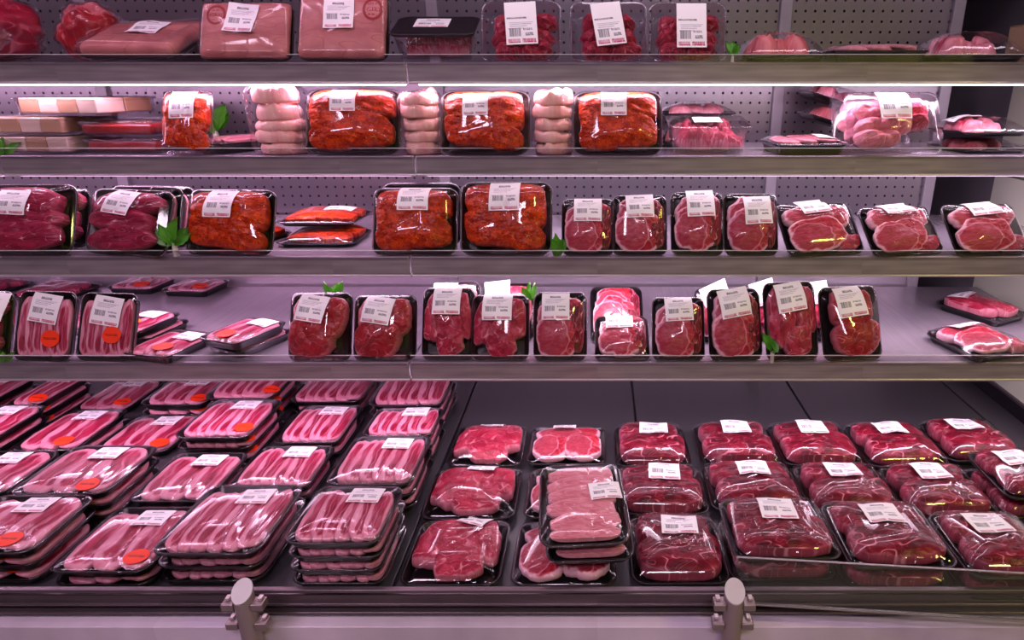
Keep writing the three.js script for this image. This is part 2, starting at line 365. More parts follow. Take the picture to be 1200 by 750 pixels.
{ // unseen yellow-green case added for the shelf fronts by the end panel to mirror
  const t = thing('added_opposite_case', 'lit yellow-green display case across the aisle from the meat', 'display case');
  mesh('back_panel', box(0.7, 3.4, 0.1, 2.2, 5.3, 5.36), std('#c6cc78', 0.7), t);
  mesh('base', rbox(0.7, 3.4, 0, 0.3, 4.7, 5.3, 0.01), std('#b9bd86', 0.6), t);
  mesh('canopy', rbox(0.7, 3.4, 2.1, 2.25, 4.7, 5.3, 0.01), std('#c9c9b4', 0.6), t);
  for (const x of [0.7, 3.37]) mesh('side_panel', box(x, x + 0.03, 0.1, 2.2, 4.9, 5.3), std('#b9bd86', 0.6), t);
  mesh('added_lamp_tube', rbox(0.8, 3.3, 2.085, 2.1, 4.82, 4.86, 0.005), new THREE.MeshStandardMaterial({ color: '#ffffff', emissive: '#fff8c0', emissiveIntensity: 2 }), t);
  const l = new THREE.RectAreaLight('#fff8c0', OPPOSITE_POWER, 2.5, 0.04); l.position.set(2.05, 2.08, 4.84); l.lookAt(2.05, 0.9, 5.3); l.castShadow = true; scene.add(l);
}
// ceiling lamps of the shop
for (const [x, z, w, l, tint, p, label] of [
  [-1.6, 2.6, 1.2, 0.3, '#fbd8f4', SHOP_POWER, 'long ceiling lamp over the bacon end of the aisle'],
  [0.2, 3.4, 1.2, 0.3, '#fbe0f6', SHOP_POWER, 'long ceiling lamp over the middle of the aisle'],
  [2.5, 2.3, 0.6, 0.3, '#f6e27a', END_POWER, 'greenish ceiling lamp at the end of the aisle'],
]) {
  const t = thing('ceiling_lamp', label, 'lamp', 'shop ceiling lamps');
  mesh('housing', rbox(x - w / 2 - 0.02, x + w / 2 + 0.02, 3.03, 3.1, z - l / 2 - 0.02, z + l / 2 + 0.02, 0.006), std('#dddddd', 0.5), t);
  mesh('lamp_diffuser', rbox(x - w / 2, x + w / 2, 3.02, 3.035, z - l / 2, z + l / 2, 0.004), new THREE.MeshStandardMaterial({ color: '#ffffff', emissive: tint, emissiveIntensity: 2 }), t);
  const a = new THREE.RectAreaLight(tint, p, w, l); a.position.set(x, 3.012, z); a.lookAt(x, 0, z); a.castShadow = true; scene.add(a);
}

// ---------------------------------------------------------------- packs: tray, pieces, film
function ring(hw, hl, r, n = 6) {
  const pts = [], corner = [[1, 1, 0], [-1, 1, 1], [-1, -1, 2], [1, -1, 3]];
  for (const [sx, sz, q] of corner) for (let i = 0; i <= n; i++) {
    const a = (q + i / n) * Math.PI / 2;
    pts.push([sx * (hw - r) + r * Math.cos(a), sz * (hl - r) + r * Math.sin(a)]);
  }
  return pts;
}
function loft(rings, capStart, capEnd) {       // rings: [[x, y, z], ...] of equal length
  const n = rings[0].length, pos = [], idx = [];
  for (const r of rings) for (const p of r) pos.push(...p);
  for (let k = 0; k + 1 < rings.length; k++) for (let i = 0; i < n; i++) {
    const a = k * n + i, b = k * n + (i + 1) % n;
    idx.push(a, a + n, b, b, a + n, b + n);
  }
  const cap = (k, flip) => {
    const c = pos.length / 3, r = rings[k]; let s = [0, 0, 0];
    for (const p of r) s = s.map((v, i) => v + p[i] / n);
    pos.push(...s);
    for (let i = 0; i < n; i++) { const a = k * n + i, b = k * n + (i + 1) % n; flip ? idx.push(c, b, a) : idx.push(c, a, b); }
  };
  if (capStart) cap(0, false);
  if (capEnd) cap(rings.length - 1, true);
  const g = new THREE.BufferGeometry();
  g.setAttribute('position', new THREE.Float32BufferAttribute(pos, 3)); g.setIndex(idx);
  return g;
}
function trayGeometry(w, l, h, wall = 0.017) {
  const R = 0.034;
  const rings = [[wall, 0], [wall - 0.002, 0.002], [0.007, h - 0.005], [0.001, h - 0.004], [0, h - 0.002], [0.0015, h], [0.006, h - 0.001], [wall, 0.008], [wall + 0.006, 0.004]]
    .map(([i, y]) => ring(w / 2 - i, l / 2 - i, R - i * 0.8).map(([x, z]) => [x, y, z - l / 2]));
  const g = loft(rings, true, true);
  g.computeVertexNormals();
  return uvMetres(g, 'x', 'z', 3);
}
function packFrame(w, l, h, bulge, seed, power = 3) {
  const f = {
    w, l, h, seed,
    top(x, z) {                                   // height of the film over a point; z runs from -l (back) to 0 (front)
      const a = clamp(Math.abs(x) / (w / 2)), b = clamp(Math.abs(z + l / 2) / (l / 2));
      const k = (1 - Math.pow(a, power)) * (1 - Math.pow(b, power));
      return h + 0.0012 + bulge * Math.pow(k, 0.75) * (1 + 0.22 * fbm(x * 9 + seed, z * 9, seed)) + 0.0016 * ns(x * 40, z * 25 + seed, seed) * (1 - k * 0.5);
    },
  };
  return f;
}
function filmGeometry(f, loose = 0) {
  const rings = [], { w, l, h } = f;
  const at = (s, out = 0) => ring(Math.max(0.002, (w / 2 + out) * s), Math.max(0.002, (l / 2 + out) * s), Math.max(0.001, 0.034 * s));
  for (const s of [0.04, 0.15, 0.3, 0.45, 0.6, 0.72, 0.82, 0.9, 0.96, 0.995]) rings.push(at(s).map(([x, z]) => [x, f.top(x, z - l / 2), z - l / 2]));
  rings.push(at(1, 0.0012).map(([x, z]) => [x, h - 0.001, z - l / 2]));
  rings.push(at(1, -0.002).map(([x, z]) => [x, h - 0.009, z - l / 2]));
  const g = loft(rings.reverse(), false, true);
  g.computeVertexNormals();
  return uvMetres(g, 'x', 'z', 3.1);
}
// one piece of meat, pressed under the film and inside the tray
function pieceGeometry(f, key, o) {
  const { cx = 0, cz = 0, rx, rz, y = 0.006, thick = 0.015, rot = 0, tiltX = 0, tiltZ = 0, seed = 1, lump = 0.15, free = false } = o;
  const even = /marinade|chicken|poultry/.test(key), out = OUT[key], seg = o.seg || 34, pos = [], uv = [], idx = [];
  const prof = o.round ? [[0.02, 1], [0.3, 0.96], [0.52, 0.87], [0.7, 0.74], [0.83, 0.58], [0.93, 0.4], [0.99, 0.22], [1, 0.12], [0.96, 0.03], [0.8, 0]] : [[0.02, 1], [0.25, 1], [0.48, 0.99], [0.68, 0.97], [0.83, 0.93], [0.93, 0.84], [0.985, 0.66], [1, 0.42], [0.985, 0.18], [0.93, 0.03], [0.7, 0]];
  const e = new THREE.Matrix4().makeRotationFromEuler(new THREE.Euler(tiltX, rot, tiltZ, 'YXZ')), v = new THREE.Vector3();
  for (const [s, hh] of prof) for (let i = 0; i < seg; i++) {
    const a = i / seg * Math.PI * 2, R = out(a) * s, px = Math.cos(a) * R, pz = Math.sin(a) * R;
    const mx = px * rx * 17, mz = pz * rz * 17, bump = 1 + lump * fbm(mx + seed, mz, seed) + lump * 0.4 * ns(mx * 3 + seed, mz * 3, seed);
    v.set(px * rx, thick * hh * bump, pz * rz).applyMatrix4(e);
    v.x += cx; v.y += y; v.z += cz - f.l / 2;
    if (!free) {
      const xn = v.x / (f.w / 2 - 0.015), zn = (v.z + f.l / 2) / (f.l / 2 - 0.015), k = Math.pow(Math.pow(Math.abs(xn), 7) + Math.pow(Math.abs(zn), 7), 1 / 7);
      if (k > 1) { v.x /= k; v.z = (v.z + f.l / 2) / k - f.l / 2; }
      v.y = Math.max(0.005, Math.min(v.y, f.top(v.x, v.z) - 0.0022 - 0.002 * (1 - hh)));
    }
    pos.push(v.x, v.y, v.z); even ? uv.push(0.5 + px * rx / 0.1 / UVS, 0.5 + pz * rz / 0.1 / UVS) : uv.push(0.5 + px / UVS, 0.5 + pz / UVS);
  }
  for (let k = 0; k + 1 < prof.length; k++) for (let i = 0; i < seg; i++) {
    const a = k * seg + i, b = k * seg + (i + 1) % seg;
    idx.push(a, b, a + seg, b, b + seg, a + seg);
  }
  const g = new THREE.BufferGeometry();
  g.setAttribute('position', new THREE.Float32BufferAttribute(pos, 3)); g.setAttribute('uv', new THREE.Float32BufferAttribute(uv, 2)); g.setIndex(idx);
  // close the middle
  const c = new THREE.BufferGeometry(); void c;
  const ii = []; for (let i = 1; i + 1 < seg; i++) ii.push(0, i + 1, i);
  g.setIndex([...idx, ...ii]);
  // outward faces
  g.computeVertexNormals();
  if (g.attributes.normal.getY(0) < 0) {
    const q = g.index.array; for (let i = 0; i < q.length; i += 3) { const t = q[i]; q[i] = q[i + 1]; q[i + 1] = t; }
    g.computeVertexNormals();
  }
  return g;
}
function drape(f, x, z, w, l, rot, lift, disc) {
  const pos = [], uv = [], idx = [], c = Math.cos(rot), s = Math.sin(rot), n = disc ? 5 : 7;
  if (disc) {
    for (let k = 0; k <= n; k++) for (let i = 0; i < 24; i++) {
      const a = i / 24 * Math.PI * 2, px = Math.cos(a) * w / 2 * k / n, pz = Math.sin(a) * l / 2 * k / n, X = x + px, Z = z + pz;
      pos.push(X, f.top(X, Z) + lift, Z); uv.push(0.5 + px / w, 0.5 - pz / l);
    }
    for (let k = 0; k < n; k++) for (let i = 0; i < 24; i++) { const a = k * 24 + i, b = k * 24 + (i + 1) % 24; idx.push(a, b, a + 24, b, b + 24, a + 24); }
  } else {
    for (let j = 0; j < n; j++) for (let i = 0; i < n; i++) {
      const px = (i / (n - 1) - 0.5) * w, pz = (j / (n - 1) - 0.5) * l, X = x + px * c + pz * s, Z = z - px * s + pz * c;
      pos.push(X, f.top(X, Z) + lift, Z); uv.push(i / (n - 1), 1 - j / (n - 1));
    }
    for (let j = 0; j + 1 < n; j++) for (let i = 0; i + 1 < n; i++) { const a = j * n + i; idx.push(a, a + n, a + 1, a + 1, a + n, a + n + 1); }
  }
  const g = new THREE.BufferGeometry();
  g.setAttribute('position', new THREE.Float32BufferAttribute(pos, 3)); g.setAttribute('uv', new THREE.Float32BufferAttribute(uv, 2)); g.setIndex(idx);
  g.computeVertexNormals();
  return g;
}

// prototypes: every kind of pack is built once per variant on a 0.24 m square tray and later scaled to its size
const KIND = {
  belly: { bulge: 0.01, h: 0.026, part: 'slice', variants: 4, fill: v => [0, 1, 2].map(i => ['belly' + (1 + (i + v) % 4), { cx: -0.068 + 0.068 * i + rr(-0.003, 0.003), cz: rr(-0.002, 0.008), rx: 0.048, rz: 0.104, y: 0.012 + 0.003 * i, thick: 0.016, tiltZ: -0.2, rot: rr(-0.05, 0.05) }]) },
  bacon: { bulge: 0.011, h: 0.026, part: 'slice', variants: 3, fill: v => [0, 1, 2, 3, 4, 5].map(i => ['streaky' + (1 + (i + v) % 3), { cx: -0.082 + 0.033 * i + rr(-0.003, 0.003), cz: rr(0, 0.01), rx: rr(0.026, 0.032), rz: rr(0.097, 0.104), y: 0.012 + 0.0012 * i, thick: 0.017, tiltZ: -0.34, rot: rr(-0.07, 0.07), seg: 34 }]) },
  strip: { bulge: 0.014, h: 0.026, part: 'slice', variants: 1, fill: () => [0, 1, 2, 3, 4, 5].map(i => ['pale', { cx: rr(-0.008, 0.008), cz: -0.085 + 0.036 * i, rx: 0.1, rz: 0.027, y: 0.015 + 0.002 * i, thick: 0.02, tiltX: 0.25, rot: rr(-0.05, 0.05), seed: i }]) },
  chop: { bulge: 0.034, h: 0.024, part: 'chop', variants: 3, fill: v => [['chop' + (1 + (v + 1) % 3), { cx: 0.002, cz: -0.036, rx: 0.1, rz: 0.078, y: 0.012, thick: 0.03, rot: 0.1 }], ['chop' + (1 + v % 3), { cx: -0.006, cz: 0.028, rx: 0.1, rz: 0.09, y: 0.02, thick: 0.036, rot: rr(-0.2, 0.2), seed: v + 2 }], ['neck' + (1 + v), { cx: 0.076, cz: 0.0, rx: 0.032, rz: 0.09, y: 0.012, thick: 0.04, seed: v + 6, lump: 0.4 }]] },
  longchop: { bulge: 0.034, h: 0.024, part: 'chop', variants: 3, fill: v => [['chop' + (1 + (v + 2) % 3), { cx: 0, cz: -0.05, rx: 0.105, rz: 0.06, y: 0.014, thick: 0.03, seed: v }], ['chop' + (1 + v % 3), { cx: -0.02, cz: 0.04, rx: 0.09, rz: 0.075, y: 0.024, thick: 0.036, rot: 0.25, seed: v + 4 }], ['leg' + (1 + v), { cx: 0.07, cz: 0.075, rx: 0.045, rz: 0.035, y: 0.015, thick: 0.03, seed: v + 7 }]] },
  leg: { bulge: 0.036, h: 0.026, part: 'cut', variants: 3, fill: v => [['leg' + (1 + v % 3), { cx: -0.045, cz: -0.02, rx: 0.066, rz: 0.095, y: 0.014, thick: 0.042, rot: -0.35, seed: v }], ['leg' + (1 + (v + 1) % 3), { cx: 0.058, cz: -0.03, rx: 0.052, rz: 0.085, y: 0.014, thick: 0.036, rot: 0.25, seed: v + 3 }], ['leg' + (1 + (v + 2) % 3), { cx: 0.012, cz: 0.062, rx: 0.062, rz: 0.05, y: 0.02, thick: 0.04, seed: v + 5 }]] },
  loin: { bulge: 0.028, h: 0.026, part: 'chop', variants: 2, fill: v => [['chop' + (1 + v), { cx: 0, cz: -0.06, rx: 0.1, rz: 0.045, y: 0.014, thick: 0.024, seed: v }], ['chop' + (2 + v), { cx: -0.05, cz: 0.03, rx: 0.055, rz: 0.076, y: 0.018, thick: 0.032, seed: v + 1 }], ['chop' + (1 + (v + 2) % 3), { cx: 0.05, cz: 0.03, rx: 0.06, rz: 0.076, y: 0.016, thick: 0.034, seed: v + 2 }]] },
  neck: { bulge: 0.046, h: 0.026, power: 4.5, part: 'steak', variants: 4, fill: v => [['neck' + (1 + v % 4), { cx: -0.004, cz: -0.052, rx: 0.1, rz: 0.056, y: 0.01, thick: 0.05, seed: v, lump: 0.2 }], ['neck' + (1 + (v + 1) % 4), { cx: 0.004, cz: 0.045, rx: 0.106, rz: 0.066, y: 0.014, thick: 0.054, rot: rr(-0.08, 0.08), seed: v + 4, lump: 0.2 }]] },
  fillet: { bulge: 0.046, h: 0.024, part: 'fillet', variants: 2, fill: v => [0, 1, 2].map(i => ['fillet' + (1 + (i + v) % 2), { cx: rr(-0.01, 0.01), cz: -0.062 + 0.064 * i, rx: 0.1, rz: 0.046, y: 0.012 + 0.002 * i, thick: 0.05, rot: rr(-0.25, 0.25), seed: i + v * 3, lump: 0.35 }]) },
  marinade: { bulge: 0.055, h: 0.024, part: 'marinated_piece', variants: 2, fill: v => [[-0.03, -0.055, 0.085, 0.055], [0.055, -0.03, 0.055, 0.08], [-0.02, 0.035, 0.094, 0.06], [0.05, 0.068, 0.06, 0.04]].map(([cx, cz, rx, rz], i) => ['marinade' + (1 + (i + v) % 2), { cx: v ? -cx : cx, cz, rx, rz, y: 0.012, thick: 0.062 + 0.004 * i, rot: rr(-0.15, 0.15), seed: i + v * 4, lump: 0.3, seg: 40 }]) },
  rump: { bulge: 0.06, h: 0.024, part: 'cut', variants: 2, fill: v => [['rump' + (1 + v), { cx: -0.02, cz: 0.045, rx: 0.088, rz: 0.07, y: 0.014, thick: 0.07, seed: v }], ['rump' + (2 - v), { cx: 0.035, cz: -0.03, rx: 0.07, rz: 0.075, y: 0.012, thick: 0.055, seed: v + 2 }], ['pale', { cx: -0.05, cz: -0.04, rx: 0.05, rz: 0.07, y: 0.012, thick: 0.04, seed: v + 5 }]] },
  dark: { bulge: 0.04, h: 0.024, part: 'steak', variants: 1, fill: () => [['rump1', { cx: 0, cz: -0.045, rx: 0.085, rz: 0.07, y: 0.012, thick: 0.045, seed: 3 }], ['rump2', { cx: 0.01, cz: 0.045, rx: 0.095, rz: 0.06, y: 0.014, thick: 0.045, seed: 5 }]] },
  chunk: { bulge: 0.05, h: 0.03, part: 'chunk', variants: 2, fill: v => chunkList(v, 'pale', 10) },
  poultry: { bulge: 0.05, h: 0.016, part: 'piece', variants: 2, fill: v => chunkList(v + 5, v ? 'pale' : 'poultry', 7) },
  flatpork: { bulge: 0.02, h: 0.03, part: 'slice', variants: 2, fill: v => [0, 1, 2].map(i => ['pale', { cx: -0.06 + 0.06 * i, cz: rr(-0.01, 0.01), rx: 0.05, rz: 0.09, y: 0.024 + 0.004 * i, thick: 0.02, tiltZ: -0.15, seed: i + v }]) },
  skin: { bulge: 0.032, h: 0.012, part: 'skin_slab', variants: 3, power: 26, fill: v => [['skin' + (v + 1), { rx: 0.114, rz: 0.114, y: 0.006, thick: 0.036, seed: v, lump: 0.06, free: true, seg: 72 }]] },
  tub: { bulge: 0.001, h: 0.085, part: 'diced_piece', variants: 2, clear: true, power: 6, fill: v => chunkList(v + 2, 'leg' + (v + 1), 12, 0.06) },
};
function chunkList(v, key, n, thick = 0.05) {
  const list = [], cols = Math.ceil(Math.sqrt(n)), rows = Math.ceil(n / cols);
  for (let i = 0; i < n; i++) list.push([i % 4 === 3 && key === 'pale' ? 'leg1' : key, {
    cx: -0.075 + 0.15 * ((i % cols) + 0.5) / cols * 1.0 + rr(-0.008, 0.008), cz: -0.08 + 0.16 * (Math.floor(i / cols) + 0.5) / rows + rr(-0.006, 0.006),
    rx: rr(0.032, 0.046), rz: rr(0.028, 0.042), y: 0.008, thick: thick * rr(0.75, 1.15), rot: rr(0, 6), seed: i + v, lump: 0.35, seg: 24, tiltX: rr(-0.2, 0.2), round: true,
  }]);
  return list;
}
const SIDE = 0.24, protos = {};
function proto(kind, variant) {
  const key = kind + variant;
  if (protos[key]) return protos[key];
  const k = KIND[kind], f = packFrame(SIDE, SIDE, k.h, k.bulge, variant * 1.7 + kind.length, k.power || 3), g = new THREE.Group();
  seedState = 777 + variant * 91 + kind.length * 13;
  mesh('tray', trayGeometry(SIDE, SIDE, k.h, k.clear ? 0.02 : 0.017), k.clear ? M.clearTray : M.tray, g);
  for (const [m, o] of k.fill(variant)) mesh(k.part, pieceGeometry(f, m, o), MEAT[m], g);
  mesh(k.clear ? 'lid' : 'film', filmGeometry(f), k.clear ? M.acrylic : kind === 'skin' ? M.filmTight : M.film, g);
  return (protos[key] = { group: g, frame: f, film: null });
}
// label: [across 0..1, from the back 0..1, width, length, turn]; sticker: [across, from the back]
function pack(name, kind, variant, W, L, text, group, o = {}) {
  const p = proto(kind, variant % KIND[kind].variants), g = p.group.clone();
  g.name = numbered(name); scene.add(g);
  tag(g, text, o.category || 'meat pack', group);
  const sx = W / SIDE, sz = L / SIDE, sy = o.sy || 1, f = p.frame;
  g.scale.set(sx, sy, sz);
  if (o.tray) g.children.find(c => c.name === 'tray').material = o.tray;
  if (o.lid) g.children.find(c => c.name === 'lid').material = o.lid;
  if (o.label !== null) {
    const [a = 0.5, b = 0.2, lw = 0.085, ll = 0.07, turn = 0] = o.label || [];
    const m = mesh('price_label', drape(f, (a - 0.5) * SIDE, (b - 1) * SIDE, lw / sx, ll / sz, turn, 0.0016, false), o.tall ? M.labelTall : M.label, g);
    tag(m, 'white printed price label');
  }
  if (o.sticker) { const m = mesh('round_sticker', drape(f, (o.sticker[0] - 0.5) * SIDE, (o.sticker[1] - 1) * SIDE, 0.055 / sx, 0.05 / sz, 0, 0.0022, true), o.amber ? M.stickerAmber : M.sticker, g); tag(m, 'orange round sticker'); }
  return g;
}
function standing(level, name, kind, variant, uL, uR, vTop, text, group, o = {}) {
  const s = SHELF[level], tilt = THREE.MathUtils.degToRad(o.tilt ?? 64), z0 = s.z - 0.006 - (o.back || 0), y0 = s.y + 0.001 + (o.lift || 0), h = KIND[kind].h * (o.sy || 1);
  const c = project(0, y0 + 0.07, z0 - 0.03), uc = (uL + uR) / 2, X = (uc - 700) * c.ax / FOCAL, W = (uR - uL) * c.ax / FOCAL;
  let a = 0.03, b = 0.6;
  for (let i = 0; i < 40; i++) { const L = (a + b) / 2, q = project(X, y0 + L * Math.sin(tilt), z0 - L * Math.cos(tilt)); q.v > vTop ? (a = L) : (b = L); }
  const L = a, g = pack(name, kind, variant, W, L, text, group, o);
  g.rotation.order = 'YXZ'; g.rotation.set(tilt, THREE.MathUtils.degToRad(o.yaw || 0), THREE.MathUtils.degToRad(o.roll || 0));
  g.position.set(X, y0 + 0.0015 - h * Math.cos(tilt), z0 - h * Math.sin(tilt));   // it stands on the rim of its tray
  return g;
}
const deckRects = [];                             // ground already taken on the deck
// a pack lying on a surface at height y; v0 back edge, v1 front edge of its rim
function lying(y, name, kind, variant, uL, uR, vBack, vFront, text, group, o = {}) {
  const h = KIND[kind].h * (o.sy || 1), f = atY(700, vFront, y + h), b = atY(700, vBack, y + h), um = (uL + uR) / 2, vm = (vBack + vFront) / 2, m = atY(um, vm, y + h);
  let W = (uR - uL) * m.ax / FOCAL * (o.fit ?? 1), z1 = f.z, z0 = o.L ? f.z - o.L : b.z, x0 = m.x - W / 2, x1 = m.x + W / 2;
  if (o.deck) {
    for (const q of deckRects) if (q.id !== o.deck && q.x1 > x0 && q.x0 < x1 && q.z1 > z0 && q.z0 < z1) {
      const dx = Math.min(q.x1 - x0, x1 - q.x0), dz = z1 - q.z0;
      if (dx < dz) { (q.x0 + q.x1) / 2 < (x0 + x1) / 2 ? (x0 = q.x1 + 0.002) : (x1 = q.x0 - 0.002); } else z1 = q.z0 - 0.002;
    }
    if (!deckRects.some(q => q.id === o.deck)) deckRects.push({ id: o.deck, x0, x1, z0, z1 });
    W = x1 - x0;
  }
  const L = z1 - z0, g = pack(name, kind, variant, W, L, text, group, o);
  g.rotation.order = 'YXZ'; g.rotation.set(THREE.MathUtils.degToRad(o.tilt || 0), THREE.MathUtils.degToRad(o.yaw || 0), THREE.MathUtils.degToRad(o.roll || 0));
  const yaw = g.rotation.y;
  g.position.set((x0 + x1) / 2 + Math.sin(yaw) * L / 2, y, (z0 + z1) / 2 + Math.cos(yaw) * L / 2);
  return g;
}
// a pack set down at a known depth z (front edge), as wide as its width in the photograph says
function resting(y, name, kind, variant, uL, uR, z, L, text, group, o = {}) {
  const q = project(0, y, z - L / 2), W = (uR - uL) * q.ax / FOCAL, g = pack(name, kind, variant, W, L, text, group, o), yaw = THREE.MathUtils.degToRad(o.yaw || 0);
  g.rotation.order = 'YXZ'; g.rotation.set(THREE.MathUtils.degToRad(o.tilt || 0), yaw, THREE.MathUtils.degToRad(o.roll || 0));
  g.position.set(((uL + uR) / 2 - 700) * q.ax / FOCAL + Math.sin(yaw) * L / 2, y, z - L / 2 + Math.cos(yaw) * L / 2);
  return g;
}

// ---------------------------------------------------------------- bottom deck: bacon and pork slices
const nth = ['first', 'second', 'third', 'fourth', 'fifth', 'sixth', 'seventh'];
const ROWNAME = ['front-row', 'second-row', 'third-row', 'back-row'];
// [row, uL, uR, vBack, vFront, stack, kind, variant, sticker]; the columns count from the chop trays
const baconRows = [
  [[[352, 460, 570, 637], 4, 'bacon', 0], [[210, 330, 568, 650], 3, 'bacon', 1, null, 'glare'], [[95, 205, 594, 671], 2, 'belly', 0, [0.8, 0.82]], [[-52, 74, 580, 649], 3, 'belly', 1, [0.72, 0.82]]],
  [[[398, 495, 511, 568], 3, 'bacon', 2], [[286, 378, 522, 572], 2, 'bacon', 0], [[178, 268, 530, 588], 2, 'belly', 2], [[42, 152, 522, 586], 3, 'belly', 3, [0.75, 0.86]], [[-60, 38, 528, 580], 2, 'belly', 1]],
  [[[430, 512, 478, 520], 3, 'bacon', 1], [[337, 412, 475, 519], 2, 'bacon', 2], [[227, 312, 468, 513], 3, 'bacon', 0, [0.85, 0.8]], [[134, 219, 486, 530], 1, 'belly', 1, [0.82, 0.82]], [[46, 135, 479, 528], 2, 'belly', 0, [0.72, 0.84]], [[-45, 25, 475, 515], 3, 'belly', 3, [0.6, 0.8]]],
  [[[442, 528, 436, 475], 3, 'bacon', 0], [[352, 436, 434, 471], 2, 'bacon', 1], [[253, 338, 428, 467], 3, 'bacon', 2, [0.9, 0.8]], [[174, 250, 444, 485], 2, 'belly', 2, [0.85, 0.82]], [[110, 172, 444, 481], 1, 'belly', 0, [0.8, 0.8]], [[35, 106, 438, 478], 3, 'belly', 1, [0.75, 0.85]], [[-50, 12, 440, 478], 2, 'belly', 2]],
];
const PITCH_UP = 0.038;
baconRows.forEach((row, r) => row.forEach(([[uL, uR, v0, v1], n, kind, variant, sticker], c) => {
  const word = kind === 'belly' ? 'wide pork belly slice' : 'narrow bacon slice';
  for (let k = 0; k < n; k++) {
    const y = DECK_Y + 0.001 + k * PITCH_UP, top = k === n - 1, below = (n - 1 - k) * PITCH_UP;
    const where = n === 1 ? 'alone in' : top ? 'top of' : k === 0 ? 'bottom of' : `${nth[k]} up in`;
    const text = `${word} tray, ${where} ${nth[c]} ${ROWNAME[r]} stack from the chops`;
    const g = lying(DECK_Y + 0.001 + (n - 1) * PITCH_UP, kind === 'belly' ? 'pork_belly_pack' : 'bacon_pack', kind, variant + (n - 1 - k), uL, uR, v0, v1, text, 'bacon trays stacked on the deck',
      { label: top || n === 1 ? [0.62 - 0.02 * c, 0.24, 0.08, 0.066, 0] : null, sticker: sticker || undefined, deck: `bacon ${r} ${c}` });
    g.position.y = y;
    if (!top) { g.position.x += rr(-0.002, 0.002); g.position.z += rr(-0.002, 0.0); g.rotation.y += rr(-0.012, 0.012); }
  }
}));
// chop trays beside them
const chopDeck = [
  [480 + 0, 592, 610, 686, 'leg', 0, 'tray of plump pork leg cuts, front row on deck beside the bacon', [0.62, 0.12, 0.075, 0.065, -0.35]],
  [603, 722, 612, 686, 'loin', 1, 'tray of pink loin chops half covered by the crosswise pork strips', null],
  [502, 608, 549, 608, 'leg', 1, 'tray of pork leg cuts with glossy film, second row on deck beside the bacon', [0.55, 0.12, 0.08, 0.062, -0.1]],
  [617, 718, 549, 607, 'loin', 0, 'tray of loin chops behind the crosswise pork strips, second row on deck', [0.6, 0.06, 0.08, 0.06, 0]],
  [530, 615, 500, 546, 'leg', 2, 'tray of pork leg cuts, rear row on deck beside the bacon', [0.5, 0.08, 0.075, 0.06, 0]],
  [620, 710, 500, 544, 'loin', 1, 'tray of two round loin chops, rear row on deck', [0.45, 0.12, 0.075, 0.06, 0]],
];
for (const [uL, uR, v0, v1, kind, variant, text, label] of chopDeck) lying(DECK_Y + 0.001, kind === 'leg' ? 'pork_leg_pack' : 'loin_chop_pack', kind, variant, uL, uR, v0, v1, text, 'pork cut trays in the middle of the deck', { label, deck: text });
{ // two trays of pork strips resting on the loin chops
  const a = lying(DECK_Y + 0.05, 'pork_strip_pack', 'strip', 0, 640, 738, 578, 662, 'tray of pale pork strips underneath the upper crosswise pork strip tray', 'pork strip trays', { label: null, tilt: 3, yaw: 3 });
  a.position.y = DECK_Y + 0.062;
  const b = lying(DECK_Y + 0.1, 'pork_strip_pack', 'strip', 0, 632, 732, 556, 640, 'tray of pale pork strips laid crosswise, label at its side, on top', 'pork strip trays', { label: [0.78, 0.42, 0.08, 0.06, 0.12], tilt: 6, yaw: 4 });
  b.position.y = DECK_Y + 0.104;
}
// dark red steaks
const steakRows = [
  [[738, 848, 606, 684, 1], [846, 972, 590, 660, 2], [964, 1100, 594, 670, 2], [1092, 1222, 606, 682, 2]],
  [[724, 826, 549, 602, 1], [828, 936, 545, 598, 1], [934, 1042, 547, 602, 1], [1038, 1150, 548, 606, 1], [1135, 1242, 534, 588, 2]],
  [[720, 806, 500, 546, 1], [816, 908, 499, 546, 1], [908, 1000, 498, 546, 1], [1002, 1096, 499, 548, 1], [1092, 1182, 496, 540, 1]],
];
const fromEnd = ['nearest the end panel', 'second from the end panel', 'third from the end panel', 'fourth from the end panel', 'beside the pork cuts'];
steakRows.forEach((row, r) => row.forEach(([uL, uR, v0, v1, n], c) => {
  const place = c === 0 ? fromEnd[4] : fromEnd[row.length - 1 - c];
  for (let k = 0; k < n; k++) {
    const top = k === n - 1, text = `dark red steak tray, ${['front', 'second', 'rear'][r]} row on deck, ${place}${n > 1 ? (top ? ', upper one' : ', lower one') : ''}`;
    const g = lying(DECK_Y + 0.001 + (n - 1) * 0.05, 'steak_pack', 'neck', (c + r * 2 + k) % 4, uL, uR, v0, v1, text, 'dark red steak trays on the deck', { label: top ? [0.5 - 0.02 * (c - 2), 0.36, 0.09, 0.085, 0.03 * (c - 2)] : null, sy: n > 1 ? 0.8 : 1, deck: `steak ${r} ${c}` });
    g.position.y = DECK_Y + 0.001 + k * 0.061;
  }
}));

